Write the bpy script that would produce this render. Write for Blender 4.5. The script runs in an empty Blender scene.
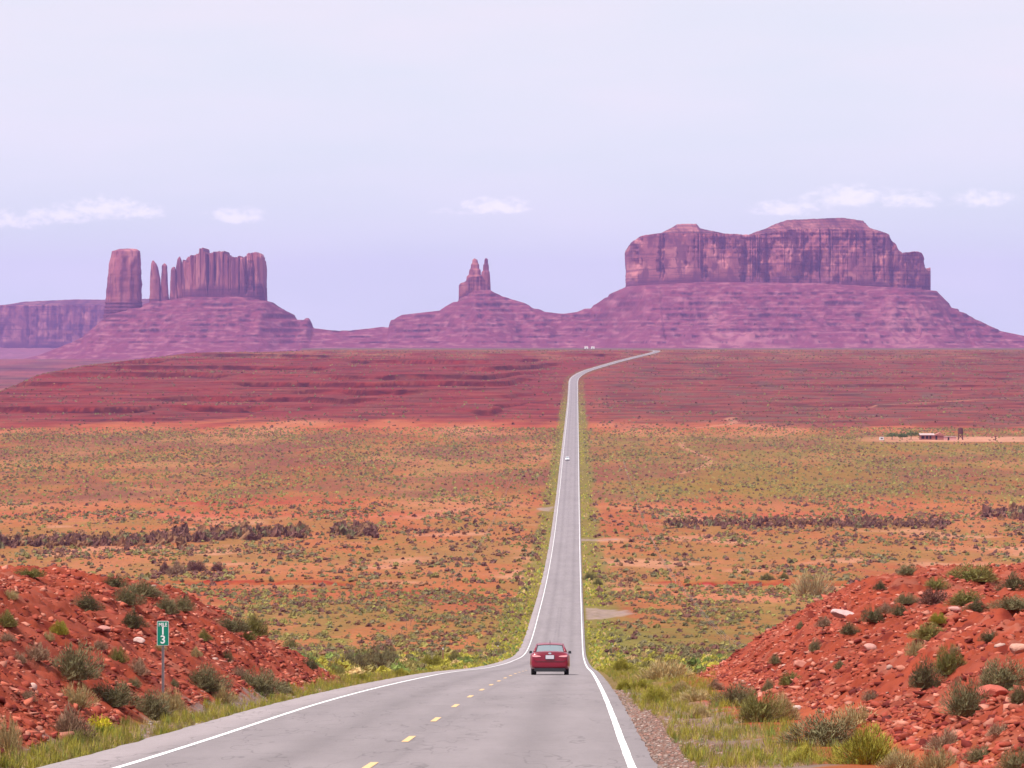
import bpy, math, random
import numpy as np
from mathutils import Vector, Matrix

# ------------------------------------------------------------------ camera, sky, sun, exposure
sc = bpy.context.scene
F, CX, HZ = 3600.0, 512.0, 345.0          # focal length in pixels, centre column, row of the eye level
cam_d = bpy.data.cameras.new('camera'); cam = bpy.data.objects.new('camera', cam_d)
sc.collection.objects.link(cam); sc.camera = cam
cam.location = (0, 0, 0); cam.rotation_euler = (math.pi/2, 0, 0)
cam_d.sensor_width = 36; cam_d.lens = 36*F/1024
cam_d.shift_y = -(384-HZ)/1024
cam_d.clip_start = .5; cam_d.clip_end = 90000

SUN_EL, SUN_AZ = math.radians(60), math.radians(52)       # azimuth: to the left of straight behind the camera
sdir = Vector((-math.sin(SUN_AZ)*math.cos(SUN_EL), -math.cos(SUN_AZ)*math.cos(SUN_EL), math.sin(SUN_EL)))
sun_d = bpy.data.lights.new('sun', 'SUN'); sun = bpy.data.objects.new('sun', sun_d)
sc.collection.objects.link(sun)
sun_d.energy = 4.5; sun_d.angle = math.radians(2.0); sun_d.color = (1, .95, .88)
sun.rotation_euler = sdir.to_track_quat('Z', 'Y').to_euler()

world = bpy.data.worlds.new('World'); sc.world = world; world.use_nodes = True
sc.view_settings.view_transform = 'Standard'; sc.view_settings.look = 'None'
sc.view_settings.exposure = 0.42; sc.view_settings.gamma = 1
HAZE_DENSITY, HAZE_COLOR, HAZE_ANISO = 3.3e-5, (.50, .37, 1.0), 0.0

def build_world():
    nt = world.node_tree; N = nt.nodes; L = nt.links; N.clear()
    out = N.new('ShaderNodeOutputWorld'); bg = N.new('ShaderNodeBackground')
    sky = N.new('ShaderNodeTexSky'); sky.sky_type = 'NISHITA'; sky.sun_disc = False
    sky.sun_elevation = SUN_EL; sky.sun_rotation = math.atan2(sdir.x, sdir.y)
    sky.dust_density = 1.5
    tc = N.new('ShaderNodeTexCoord'); sep = N.new('ShaderNodeSeparateXYZ')
    L.new(tc.outputs['Generated'], sep.inputs[0])
    def M(op, a, b=None, c=None, clamp=False):
        n = N.new('ShaderNodeMath'); n.operation = op; n.use_clamp = clamp
        for i, v in enumerate((a, b, c)):
            if v is None: continue
            if isinstance(v, (int, float)): n.inputs[i].default_value = v
            else: L.new(v, n.inputs[i])
        return n.outputs[0]
    ay = M('MAXIMUM', M('ABSOLUTE', sep.outputs[1]), .05)
    az = M('DIVIDE', sep.outputs[0], ay); el = M('DIVIDE', sep.outputs[2], ay)
    # thin high veil: broad streaky noise over the direction
    cmb = N.new('ShaderNodeCombineXYZ')
    L.new(M('MULTIPLY', az, 9.0), cmb.inputs[0]); L.new(M('MULTIPLY', el, 42.0), cmb.inputs[1])
    n1 = N.new('ShaderNodeTexNoise'); n1.inputs['Scale'].default_value = 1.0; n1.inputs['Detail'].default_value = 5
    n1.inputs['Roughness'].default_value = .5
    L.new(cmb.outputs[0], n1.inputs['Vector'])
    veil = M('ADD', .90, M('MULTIPLY', M('SUBTRACT', n1.outputs['Fac'], .5), .45), clamp=True)
    vc = N.new('ShaderNodeMix'); vc.data_type = 'RGBA'
    vc.inputs[6].default_value = (6.7, 7.3, 8.0, 1); vc.inputs[7].default_value = (6.95, 6.7, 7.35, 1)
    g = M('MULTIPLY', el, 8.5)
    g = M('ADD', g, M('MULTIPLY', M('SUBTRACT', n1.outputs['Fac'], .5), 1.5), clamp=True)
    L.new(g, vc.inputs[0])
    mx = N.new('ShaderNodeMix'); mx.data_type = 'RGBA'
    L.new(veil, mx.inputs[0]); L.new(sky.outputs[0], mx.inputs[6]); L.new(vc.outputs[2], mx.inputs[7])
    # small low cumulus: soft heaps in a few directions, their edges broken by noise
    cmb2 = N.new('ShaderNodeCombineXYZ'); L.new(M('MULTIPLY', az, 230.0), cmb2.inputs[0]); L.new(M('MULTIPLY', el, 420.0), cmb2.inputs[1])
    n2 = N.new('ShaderNodeTexNoise'); n2.inputs['Scale'].default_value = 1; n2.inputs['Detail'].default_value = 7; n2.inputs['Roughness'].default_value = .62
    L.new(cmb2.outputs[0], n2.inputs['Vector'])
    tot = None
    for (cx, cy, rx, ry, k) in ((14,222,50,18,.9), (62,217,56,17,.9), (104,211,50,20,1.1), (140,214,36,15,.8), (237,218,42,15,1.0), (215,218,24,6,.4),
                                (495,208,48,15,1.1), (460,212,44,10,.4), (790,210,52,14,1.0), (850,199,60,19,1.1), (905,202,60,16,.9), (985,201,44,16,.9)):
        dx = M('DIVIDE', M('SUBTRACT', az, (cx-CX)/F), rx/F); dy = M('DIVIDE', M('SUBTRACT', el, (HZ-cy)/F), ry/F)
        # flatter below, heaped above
        dyb = M('MULTIPLY', dy, M('ADD', 1.0, M('MULTIPLY', M('LESS_THAN', dy, 0.0), .9)))
        r = M('SQRT', M('ADD', M('MULTIPLY', dx, dx), M('MULTIPLY', dyb, dyb)))
        v = M('MULTIPLY', M('SUBTRACT', 1.0, r, clamp=True), k)
        tot = v if tot is None else M('MAXIMUM', tot, v)
    v = M('ADD', M('MULTIPLY', tot, 1.25), M('MULTIPLY', M('SUBTRACT', n2.outputs['Fac'], .50), M('MULTIPLY', M('MINIMUM', M('MULTIPLY', tot, 3.0), 1.0), 3.4)))
    cl = N.new('ShaderNodeMapRange'); cl.interpolation_type = 'SMOOTHSTEP'
    cl.inputs[1].default_value = .05; cl.inputs[2].default_value = 1.25; cl.inputs[4].default_value = .72
    L.new(v, cl.inputs[0])
    fr = M('MULTIPLY', cl.outputs[0], M('GREATER_THAN', sep.outputs[1], 0))
    mc = N.new('ShaderNodeMix'); mc.data_type = 'RGBA'; mc.inputs[7].default_value = (9.0, 8.6, 8.9, 1)
    L.new(fr, mc.inputs[0]); L.new(mx.outputs[2], mc.inputs[6])
    L.new(mc.outputs[2], bg.inputs['Color']); bg.inputs['Strength'].default_value = .1
    L.new(bg.outputs[0], out.inputs[0])
build_world()

# ------------------------------------------------------------------ noise
_rs = np.random.RandomState(7)
_P = _rs.permutation(4096).astype(np.int64); _G = _rs.rand(4096)*2*np.pi
_GX, _GY = np.cos(_G), np.sin(_G)
def noise(x, y):
    x = np.asarray(x, float); y = np.asarray(y, float); x, y = np.broadcast_arrays(x, y)
    xi = np.floor(x).astype(np.int64); yi = np.floor(y).astype(np.int64)
    xf = x-xi; yf = y-yi
    u = xf*xf*xf*(xf*(xf*6-15)+10); v = yf*yf*yf*(yf*(yf*6-15)+10)
    def g(ix, iy, dx, dy):
        h = _P[(_P[ix & 4095]+iy) & 4095]
        return _GX[h]*dx+_GY[h]*dy
    a = g(xi, yi, xf, yf); b = g(xi+1, yi, xf-1, yf); c = g(xi, yi+1, xf, yf-1); d = g(xi+1, yi+1, xf-1, yf-1)
    return 1.5*((a+(b-a)*u)*(1-v)+(c+(d-c)*u)*v)
def fbm(x, y, o=4, r=.5):
    s = 0; a = 1; t = 0
    for i in range(o):
        s = s+a*noise(x*2**i+17.3*i, y*2**i-9.1*i); t += a; a *= r
    return s/t
def ss(a, b, x):
    t = np.clip((np.asarray(x, float)-a)/(b-a), 0, 1); return t*t*(3-2*t)
def lerp(a, b, t): return a+(b-a)*t

# ------------------------------------------------------------------ terrain (eye at z = 0, y forward, metres)
_PD = np.array([-200,0,50,91,160,274,361,461,630,1010,1276,1640,2300,2900,3400,3900,4500,5200,7000,10000,40000.])
_PZ = np.array([15,-1.75,-5.9,-9.05,-14.7,-24.5,-31.7,-39.3,-46.3,-54.9,-55.3,-52.6,-48.6,-43.6,-30.2,-17,-7.4,-7.0,-7.5,-8,-30.])
def _tang(x, y):
    h = np.diff(x); s = np.diff(y)/h; m = np.zeros_like(y)
    m[1:-1] = (s[:-1]*h[1:]+s[1:]*h[:-1])/(h[:-1]+h[1:]); m[0] = s[0]; m[-1] = s[-1]
    bad = np.zeros(len(y), bool); bad[1:-1] = s[:-1]*s[1:] <= 0; m[bad] = 0
    return m
_PM = _tang(_PD, _PZ)
def zroad(y):
    y = np.asarray(y, float)
    i = np.clip(np.searchsorted(_PD, y)-1, 0, len(_PD)-2); h = _PD[i+1]-_PD[i]; t = (y-_PD[i])/h
    t2, t3 = t*t, t*t*t
    return (2*t3-3*t2+1)*_PZ[i]+(t3-2*t2+t)*h*_PM[i]+(-2*t3+3*t2)*_PZ[i+1]+(t3-t2)*h*_PM[i+1]
_RX = np.array([3250,3400,3550,3750,4000,4250,4400,4520,4640,4800,5200,6000.]); _RV = np.array([56,60,72,99,132,163,177,183,176,140,30,-190.])
def xroad(y):
    y = np.asarray(y, float); s = -2.6+.018*y
    v = np.interp(y, _RX, _RV); v = (v+np.interp(y-45, _RX, _RV)+np.interp(y+45, _RX, _RV))/3
    t = ss(3250, 3400, y); return s*(1-t)+v*t
def pxl(p, y): return (p-CX)*y/F
_RIDP = np.array([-900,-200,0,17,38,85,154,191,239,2000.]); _RIDR = np.array([430,410,392,385,375.5,366,358,352.6,351,351.])
def terrace(z, S, x, y, k=.8):
    q = (z+3.4*fbm(x/420, y/900, 3)+1.1*fbm(x/55, y/400, 3))/S; c = np.floor(q); f = q-c; pres = .25+.75*ss(-.2, .15, noise(x/150+c*9.7, y/900)+.4*noise(x/38+c*3.1, 2.))
    return z+(ss(.94, .995, f)-f)*S*k*pres
LX = [0,1.6,3.2,5,7.5,12,30,80]; LH = [0,.95,2.0,3.0,3.55,3.9,4.6,6]
RX = [0,1.4,2.6,4.4,6.1,7.7,13.7,30,80]; RH = [0,.8,1.72,2.85,3.65,3.98,4.2,4.9,7]
def banks(x, y):
    xr = x-xroad(y); w = .9*fbm(y/11.0, 3.3, 3)
    sl = -xr-5.9+w*.8; sr = xr-7.6+w*.9
    ml = 1-ss(122, 148, y+3.5*fbm(x/6, 7.7, 2)-.9*np.clip(sl, 0, 12)*0); mr = 1-ss(140, 166, y+4*fbm(x/6, 1.7, 2))
    hl = np.interp(sl, LX, LH)*ml*(.86+.14*ss(95, 120, y)); hr = np.interp(sr, RX, RH)*mr*(.70+.30*ss(106, 134, y+1.5*sr*0))
    # a shallow gully splits the right bank into two humps
    hr = hr*(1-.22*np.exp(-((y-116-(xr-12)*1.2)/7)**2)*ss(3, 8, sr))
    return hl, hr, sl, sr, ml, mr
def terrain(x, y, fine=True):
    x = np.asarray(x, float); y = np.asarray(y, float)
    z = zroad(y); xc = xroad(y); xr = x-xc; ax = np.abs(xr)
    px = CX+F*x/np.maximum(y, 20)
    hl, hr, sl, sr, ml, mr = banks(x, y)
    near = y < 400
    rough = .42*fbm(x/2.6, y/2.6, 4, .6)+.15*(1-2*np.abs(fbm(x/.8, y/1.1, 3)))
    m = ss(0.1, 1.6, np.maximum(sl*ml, sr*mr))
    sx = np.maximum(sl*ml, sr*mr); rill = np.abs(noise((y+.6*sx+1.2*noise(x/3, y/3))/1.9, sx/7))+.6*np.abs(noise((y+.4*sx)/.85, sx/4))
    rough = rough-.30*(1-ss(0, .22, rill))*ss(.5, 2, sx)*(1-ss(6, 10, sx))+.12*np.abs(noise(x/.45, y/.5))
    z = z+hl+hr+np.where(near, rough*m*np.where(sr > 0, 1.1, 1), 0)
    # open desert: slow swells, sharper hummocks; kept level at the road
    off = ss(6, 34, ax)
    z = z+off*ss(170, 500, y)*(1-ss(4700, 6000, y))*(.9*fbm(x/150, y/210, 4)+.28*fbm(x/14, y/22, 2)*(1-ss(1500, 2500, y)))
    # verge: slight ditch beyond the pavement
    z = z-.25*ss(5.2, 7, ax)*(1-ss(7, 12, ax))*ss(150, 200, y)
    # arroyo across the plain, cut bank faces the road
    ya = 772+9*noise(x/60, 4.2)+6*noise(x/17, 1.2)
    cutm = ss(14, 26, ax)*np.maximum(1-ss(60, 75, xr), 0)*(xr > 0)+ss(30, 50, ax)*(xr < 0)*(.55+.45*np.clip(noise(x/37, 2.2)*3, -1, 1))
    z = z-1.5*cutm*ss(ya-26, ya-12, y)*(1-ss(ya-1.2, ya, y))
    # red ledges on the far rise
    tl = ss(2150, 2500, y)*(1-ss(4250, 4600, y))*ss(18, 60, ax)
    left = ss(0, 60, -xr)
    z = z+tl*left*(7*fbm(x/260+3, y/500, 4)+9*ss(2300, 3000, y)*(1-ss(3300, 4300, y))*(1-ss(480, 562, px)))
    zt = terrace(z, 5.0, x, y, .85)
    z = z+(zt-z)*tl*(1.0*left+.4*(1-left))
    # plateau lip falls away to the left, low valley beyond
    zl = -(np.interp(px, _RIDP, _RIDR)-HZ)/F*y
    z = np.where((y > 2200) & (px < 300), np.minimum(z, zl+ .8*fbm(x/60, y/90, 3)), z)
    vf = -(lerp(386., 359., ss(4800, 9300, y))-HZ)/F*y
    vm = ss(4300, 5300, y)*(1-ss(60, 330, px))
    z = z*(1-vm)+vf*vm
    z = z-(1-ss(5.2, 6.2, ax))*(.10+y*.00005)
    return z
def cast(px, row, y0=30., y1=4700., n=6000):
    """where the sight line through a picture point meets the ground"""
    y = np.exp(np.linspace(math.log(y0), math.log(y1), n)); x = (px-CX)/F*y; zr = -(row-HZ)/F*y
    h = terrain(x, y) >= zr
    i = int(np.argmax(h)) if h.any() else n-1
    return float(x[i]), float(y[i]), float(terrain(x[i:i+1], y[i:i+1])[0])

# ------------------------------------------------------------------ helpers
def tag(o, label=None, cat=None, group=None, kind=None):
    if label: o['label'] = label
    if cat: o['category'] = cat
    if group: o['group'] = group
    if kind: o['kind'] = kind
    return o
def link(o, parent=None):
    sc.collection.objects.link(o)
    if parent is not None: o.parent = parent
    return o
def empty(name, loc=(0,0,0), rz=0):
    o = bpy.data.objects.new(name, None); o.location = loc; o.rotation_euler = (0, 0, rz); o.empty_display_size = .2
    return link(o)
def mesh_np(name, V, Fc, mats, col=None, smooth=False, midx=None):
    """V (n,3); Fc (m,3) or (m,4) int array or list of lists"""
    me = bpy.data.meshes.new(name)
    if isinstance(Fc, np.ndarray):
        m, k = Fc.shape
        me.vertices.add(len(V)); me.vertices.foreach_set('co', np.asarray(V, np.float32).ravel())
        me.loops.add(m*k); me.loops.foreach_set('vertex_index', Fc.astype(np.int32).ravel())
        me.polygons.add(m); me.polygons.foreach_set('loop_start', (np.arange(m)*k).astype(np.int32))
        me.polygons.foreach_set('loop_total', np.full(m, k, np.int32))
    else:
        me.from_pydata([tuple(map(float, v)) for v in V], [], [tuple(f) for f in Fc]); m = len(Fc)
    if smooth: me.polygons.foreach_set('use_smooth', np.ones(len(me.polygons), bool))
    if midx is not None: me.polygons.foreach_set('material_index', np.asarray(midx, np.int32))
    for q in (mats if isinstance(mats, (list, tuple)) else [mats]): me.materials.append(q)
    if col is not None:
        a = me.color_attributes.new('tint', 'FLOAT_COLOR', 'POINT')
        c = np.ones((len(V), 4), np.float32); c[:, :3] = col; a.data.foreach_set('color', c.ravel())
    me.update(calc_edges=True); me.validate()
    return me
def mk(name, V, Fc, mats, parent=None, col=None, smooth=False, midx=None):
    return link(bpy.data.objects.new(name, mesh_np(name, V, Fc, mats, col, smooth, midx)), parent)
def grid_faces(nr, nc, wrap=False):
    i = np.arange(nr-1)[:, None]; j = np.arange(nc if wrap else nc-1)[None, :]; j2 = (j+1) % nc
    return np.stack([i*nc+j, i*nc+j2, (i+1)*nc+j2, (i+1)*nc+j], -1).reshape(-1, 4)
class MB:
    def __init__(s): s.v = []; s.f = []
    def add(s, v, f):
        n = len(s.v); s.v += [tuple(p) for p in v]; s.f += [[i+n for i in q] for q in f]; return s
    def box(s, c, d, rz=0, top=1.0, bev=0):
        x, y, z = [q/2 for q in d]; r = Matrix.Rotation(rz, 3, 'Z'); v = []
        for k, t in ((-1, 1), (1, top)):
            for sx, sy in ((-1,-1),(1,-1),(1,1),(-1,1)): v.append(Vector(c)+r@Vector((sx*x*t, sy*y*t, k*z)))
        return s.add(v, [(3,2,1,0),(4,5,6,7),(0,1,5,4),(1,2,6,5),(2,3,7,6),(3,0,4,7)])
    def tube(s, a, b, r0, r1=None, n=8):
        a, b = Vector(a), Vector(b); r1 = r0 if r1 is None else r1
        q = (b-a).to_track_quat('Z', 'Y'); v = []
        for p, r in ((a, r0), (b, r1)):
            for k in range(n): v.append(p+q@Vector((r*math.cos(k*2*math.pi/n), r*math.sin(k*2*math.pi/n), 0)))
        return s.add(v, [(k, (k+1)%n, n+(k+1)%n, n+k) for k in range(n)]+[tuple(range(n-1,-1,-1)), tuple(range(n, 2*n))])
    def build(s, name, mat, parent=None, smooth=False): return mk(name, s.v, s.f, mat, parent, smooth=smooth)

def mat(name, color=(.5,.5,.5), rough=.8, metal=0, attr=None, var=0, vscale=5, bump=0, bscale=20, coat=0, spec=.3, obj_var=0, stretch=(1,1,1), dark=(0,0,0), trans=0):
    m = bpy.data.materials.new(name); m.use_nodes = True; nt = m.node_tree; N = nt.nodes; L = nt.links
    b = N['Principled BSDF']; b.inputs['Roughness'].default_value = rough; b.inputs['Metallic'].default_value = metal
    b.inputs['Specular IOR Level'].default_value = spec; b.inputs['Coat Weight'].default_value = coat; b.inputs['Coat Roughness'].default_value = .06
    src = None
    if attr:
        a = N.new('ShaderNodeAttribute'); a.attribute_name = attr; src = a.outputs['Color']
    else:
        r = N.new('ShaderNodeRGB'); r.outputs[0].default_value = (*color, 1); src = r.outputs[0]
    tc = N.new('ShaderNodeTexCoord'); mp = N.new('ShaderNodeMapping'); mp.inputs['Scale'].default_value = stretch
    L.new(tc.outputs['Object'], mp.inputs[0])
    def scaled(src, fac_out, amt):
        mr = N.new('ShaderNodeMapRange'); mr.inputs[1].default_value = .25; mr.inputs[2].default_value = .75
        mr.inputs[3].default_value = 1-amt; mr.inputs[4].default_value = 1+amt; L.new(fac_out, mr.inputs[0])
        vm = N.new('ShaderNodeVectorMath'); vm.operation = 'SCALE'; L.new(src, vm.inputs[0]); L.new(mr.outputs[0], vm.inputs['Scale'])
        return vm.outputs[0]
    if var:
        n = N.new('ShaderNodeTexNoise'); n.inputs['Scale'].default_value = vscale; n.inputs['Detail'].default_value = 6; n.inputs['Roughness'].default_value = .65
        L.new(mp.outputs[0], n.inputs['Vector']); src = scaled(src, n.outputs['Fac'], var)
    if obj_var:
        oi = N.new('ShaderNodeObjectInfo'); mr = N.new('ShaderNodeMapRange'); mr.inputs[1].default_value = 0; mr.inputs[2].default_value = 1
        mr.inputs[3].default_value = 1-obj_var; mr.inputs[4].default_value = 1+obj_var; L.new(oi.outputs['Random'], mr.inputs[0])
        vm = N.new('ShaderNodeVectorMath'); vm.operation = 'SCALE'; L.new(src, vm.inputs[0]); L.new(mr.outputs[0], vm.inputs['Scale']); src = vm.outputs[0]
    L.new(src, b.inputs['Base Color'])
    if bump:
        n = N.new('ShaderNodeTexNoise'); n.inputs['Scale'].default_value = bscale; n.inputs['Detail'].default_value = 8; n.inputs['Roughness'].default_value = .7
        L.new(mp.outputs[0], n.inputs['Vector']); bp = N.new('ShaderNodeBump'); bp.inputs['Distance'].default_value = bump; bp.inputs['Strength'].default_value = 1
        L.new(n.outputs['Fac'], bp.inputs['Height']); L.new(bp.outputs[0], b.inputs['Normal'])
    return m
M_ground = mat('desert_soil', attr='tint', var=.22, vscale=.9, bump=.05, bscale=3, rough=.95, spec=.1)
M_rock = mat('red_stone', attr='tint', var=.25, vscale=4, bump=.02, bscale=10, rough=.9, spec=.15)
M_cliff = mat('sandstone_cliff', attr='tint', var=.20, vscale=.035, bump=3.0, bscale=.05, rough=.95, spec=.1, stretch=(1,1,.35))
M_talus = mat('talus_debris', attr='tint', var=.22, vscale=.03, bump=2.0, bscale=.06, rough=.95, spec=.1)
M_leaf = mat('desert_foliage', attr='tint', obj_var=.12, rough=.8, spec=.15)
M_scrub = mat('scrub_foliage', attr='tint', rough=.85, spec=.1)
M_stem = mat('woody_stem', (.16,.11,.08), var=.3, vscale=20, rough=.9)
M_white = mat('white_road_paint', (.80,.79,.78), var=.10, vscale=6, rough=.6)
M_yellow = mat('yellow_road_paint', (.66,.42,.19), var=.14, vscale=8, rough=.6)

def asphalt():
    m = bpy.data.materials.new('worn_asphalt'); m.use_nodes = True; nt = m.node_tree; N = nt.nodes; L = nt.links
    b = N['Principled BSDF']; b.inputs['Roughness'].default_value = .85; b.inputs['Specular IOR Level'].default_value = .25
    a = N.new('ShaderNodeAttribute'); a.attribute_name = 'tint'
    tc = N.new('ShaderNodeTexCoord')
    def nz(scale, st, det=6):
        mp = N.new('ShaderNodeMapping'); mp.inputs['Scale'].default_value = st; L.new(tc.outputs['Object'], mp.inputs[0])
        n = N.new('ShaderNodeTexNoise'); n.inputs['Scale'].default_value = scale; n.inputs['Detail'].default_value = det; n.inputs['Roughness'].default_value = .7
        L.new(mp.outputs[0], n.inputs['Vector']); return n.outputs['Fac']
    def mul(src, f, lo, hi):
        mr = N.new('ShaderNodeMapRange'); mr.inputs[1].default_value = .3; mr.inputs[2].default_value = .7
        mr.inputs[3].default_value = lo; mr.inputs[4].default_value = hi; L.new(f, mr.inputs[0])
        vm = N.new('ShaderNodeVectorMath'); vm.operation = 'SCALE'; L.new(src, vm.inputs[0]); L.new(mr.outputs[0], vm.inputs['Scale']); return vm.outputs[0]
    s = mul(a.outputs['Color'], nz(1.6, (1, .06, 1)), .93, 1.07)
    s = mul(s, nz(30, (1, 1, 1), 3), .90, 1.10)
    s = mul(s, nz(.25, (1, .3, 1)), .93, 1.07)
    def crack(scale, st, w, dk):
        f = nz(scale, st, 4); mm = N.new('ShaderNodeMath'); mm.operation = 'SUBTRACT'; L.new(f, mm.inputs[0]); mm.inputs[1].default_value = .5
        ab = N.new('ShaderNodeMath'); ab.operation = 'ABSOLUTE'; L.new(mm.outputs[0], ab.inputs[0])
        mr = N.new('ShaderNodeMapRange'); mr.inputs[1].default_value = 0; mr.inputs[2].default_value = w; mr.inputs[3].default_value = dk; mr.inputs[4].default_value = 1; L.new(ab.outputs[0], mr.inputs[0])
        vm = N.new('ShaderNodeVectorMath'); vm.operation = 'SCALE'; L.new(s, vm.inputs[0]); L.new(mr.outputs[0], vm.inputs['Scale']); return vm.outputs[0]
    s = crack(.35, (1, .16, 1), .007, .72); s = crack(.30, (.35, 1, 1), .004, .78)
    L.new(s, b.inputs['Base Color'])
    bp = N.new('ShaderNodeBump'); bp.inputs['Distance'].default_value = .01; L.new(nz(40, (1,1,1)), bp.inputs['Height']); L.new(bp.outputs[0], b.inputs['Normal'])
    return m
M_asph = asphalt()

# ------------------------------------------------------------------ ground sheet
TURN = ((588, 645, 4.4, 12.5), (1195, 1240, -10.5, -4.8), (1008, 1026, 3.9, 17))
def turnout(x, y):
    xr = x-xroad(y); m = np.zeros(np.shape(x), bool)
    for (y0, y1, a0, a1) in TURN: m |= (y > y0-4) & (y < y1+4) & (xr > a0-2) & (xr < a1)
    return m
def soil(x, y, z):
    """base colour of the soil and the dry ground cover"""
    n = x.shape; px = CX+F*x/np.maximum(y, 20); xr = x-xroad(y); ax = np.abs(xr)
    C = np.zeros(n+(3,))
    def mixc(col, t):
        nonlocal C
        C = C+(np.array(col)-C)*np.clip(t, 0, 1)[..., None]
    orange = (.62,.21,.09); pink = (.68,.30,.165); red = (.44,.062,.046); olive = (.33,.235,.065); brown = (.33,.125,.085); green = (.25,.26,.06)
    C[:] = orange
    nA = fbm(x/60, y/260, 4); nB = fbm(x/22+9, y/110, 4, .6); nC = fbm(x/7+3, y/30, 3, .6)
    mixc(pink, ss(-.05, .35, nA)*.75*ss(400, 700, y))
    mixc(red, ss(.05, .4, -nA-.3*nB)*.55)
    # banded ground cover on the plain
    cov = ss(.0, .45, nB+.55*nC+.25)
    g1 = ss(1230, 1330, y+40*nA)*(1-ss(1950, 2150, y+150*nA))
    rgt = ss(0, 30, xr)
    mixc(olive, g1*(.45+.45*cov)*(.6+.4*rgt)); mixc(brown, g1*ss(-.1, .25, fbm(x/90+31, y/120, 4))*.6); mixc(brown, g1*(1-rgt)*ss(-.1, .4, fbm(x/45, y/170+5, 3))*.75)
    mixc((.40,.26,.05), g1*rgt*ss(0, .3, fbm(x/80, y/260+5, 3))*.6)
    g2 = ss(380, 420, y)*(1-ss(640, 700, y+30*nA)); mixc(olive, g2*(.25+.5*cov))
    g3 = ss(690, 740, y)*(1-ss(1200, 1260, y)); mixc((.52,.215,.075), g3*.5); mixc(olive, g3*cov*.5)
    mixc((.72,.36,.23), ss(.1, .4, fbm(x/35+50, y/70, 3))*g3*.7)
    # near slope between banks and plain
    mixc((.60,.19,.10), (1-ss(330, 420, y))*ss(100, 170, y)*.6)
    # crimson rise
    r = ss(2080, 2330, y+170*fbm(x/300, .3, 2)+190*fbm(x/55, y/200, 3))*(1-ss(4450, 4650, y))
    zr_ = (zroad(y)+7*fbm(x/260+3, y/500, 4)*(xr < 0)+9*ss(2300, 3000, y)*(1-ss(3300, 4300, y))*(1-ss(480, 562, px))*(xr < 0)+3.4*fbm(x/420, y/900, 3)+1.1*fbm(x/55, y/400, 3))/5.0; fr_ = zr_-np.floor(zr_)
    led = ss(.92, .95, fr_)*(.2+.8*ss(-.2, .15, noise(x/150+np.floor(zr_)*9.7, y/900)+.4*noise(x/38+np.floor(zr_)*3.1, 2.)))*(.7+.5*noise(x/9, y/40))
    q = z/4.6
    mixc((.34,.055,.05), r*(1-rgt)*.94); mixc((.33,.085,.065), r*rgt*.88)
    mixc((.52,.17,.12), r*ss(.05, .4, fbm(x/70, z/1.3+y/90, 3))*.45)
    mixc((.26,.05,.05), r*ss(.1, .45, fbm(x/200+9, z/.9, 4))*.7)
    mixc((.24,.14,.10), r*ss(-.05, .35, fbm(x/30, y/60, 3))*(.35+.45*rgt))
    mixc((.58,.26,.14), r*ss(3800, 4200, y)*.6*ss(-.2, .3, nA)); mixc((.25,.18,.10), r*ss(3900, 4400, y)*ss(0, .35, nB)*.6)
    # beyond the plateau lip
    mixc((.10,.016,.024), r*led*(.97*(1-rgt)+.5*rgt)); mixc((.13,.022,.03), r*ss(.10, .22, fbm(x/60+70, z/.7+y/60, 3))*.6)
    f = ss(4450, 4800, y); mixc((.42,.13,.11), f*(px < 330)+f*.9*(px >= 330)); mixc((.30,.17,.12), f*(px >= 300)); mixc((.20,.15,.09), f*ss(-.1, .3, fbm(x/200, y/500, 3))*(.2+.5*(px > 300)))
    fl_ = f*(px < 340); mixc((.20,.06,.06), fl_*ss(-.05, .3, fbm(x/160, y/420, 4))*.7); mixc((.30,.17,.12), fl_*ss(.05, .35, fbm(x/90+5, y/300, 3))*.5); mixc((.10,.03,.04), fl_*ss(.12, .3, fbm(x/300+5, y/130, 3))*.7)
    # pale yard round the homestead
    yard = (y > 1700)*np.exp(-((px-960)/90)**4)*ss(1893, 1903, y+6*nB)*(1-ss(1975, 2000, y)); mixc((.72,.38,.25), yard)
    # arroyo red cut and sandy floor
    ya = 772+9*noise(x/60, 4.2)+6*noise(x/17, 1.2)
    cm = ss(14, 26, ax)*(1-ss(60, 75, xr))*(xr > 0)+ss(30, 50, ax)*(xr < 0)*(.3+.7*ss(-.1, .2, noise(x/37, 2.2)))
    mixc((.46,.045,.03), cm*ss(ya-3, ya-1.2, y)*(1-ss(ya, ya+2, y)))
    mixc((.78,.46,.36), np.exp(-((xr-34)/14)**2)*ss(ya-16, ya-10, y)*(1-ss(ya-4, ya-2, y)))
    # wash
    mixc((.62,.17,.09), np.exp(-((y-1175-20*nA)/22)**2)*ss(20, 60, ax)*.8)
    # verge in yellow green
    vw = ss(40, 80, y)*(1-ss(2500, 3300, y)*.6)
    wid = np.interp(y, [50,150,260,500,1000,2500], [.9,1.6,4.5,6,5,5])
    mixc((.31,.26,.07), vw*(1-ss(wid*.55, wid, ax-5.2+2.5*nC+2*nB))*.85)
    mixc(green, (y > 240)*(y < 520)*(xr < 0)*(1-ss(30, 75, ax+30*nB))*.65*ss(-.3, .2, nC+nB))
    mixc(green, (y > 240)*(y < 560)*(xr > 0)*(1-ss(14, 34, ax+14*nB))*.6)
    # banks: bare crimson rubble slopes
    hl, hr, sl, sr, ml, mr = banks(x, y); m = ss(.15, 1.2, np.maximum(sl*ml, sr*mr))*(y < 260)
    bk = np.zeros(n+(3,)); bk[:] = (.45,.105,.058); t = ss(-.1, .35, fbm(x/3, y/3, 4))[..., None]; bk = bk+(np.array((.52,.155,.105))-bk)*t*.6
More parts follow.
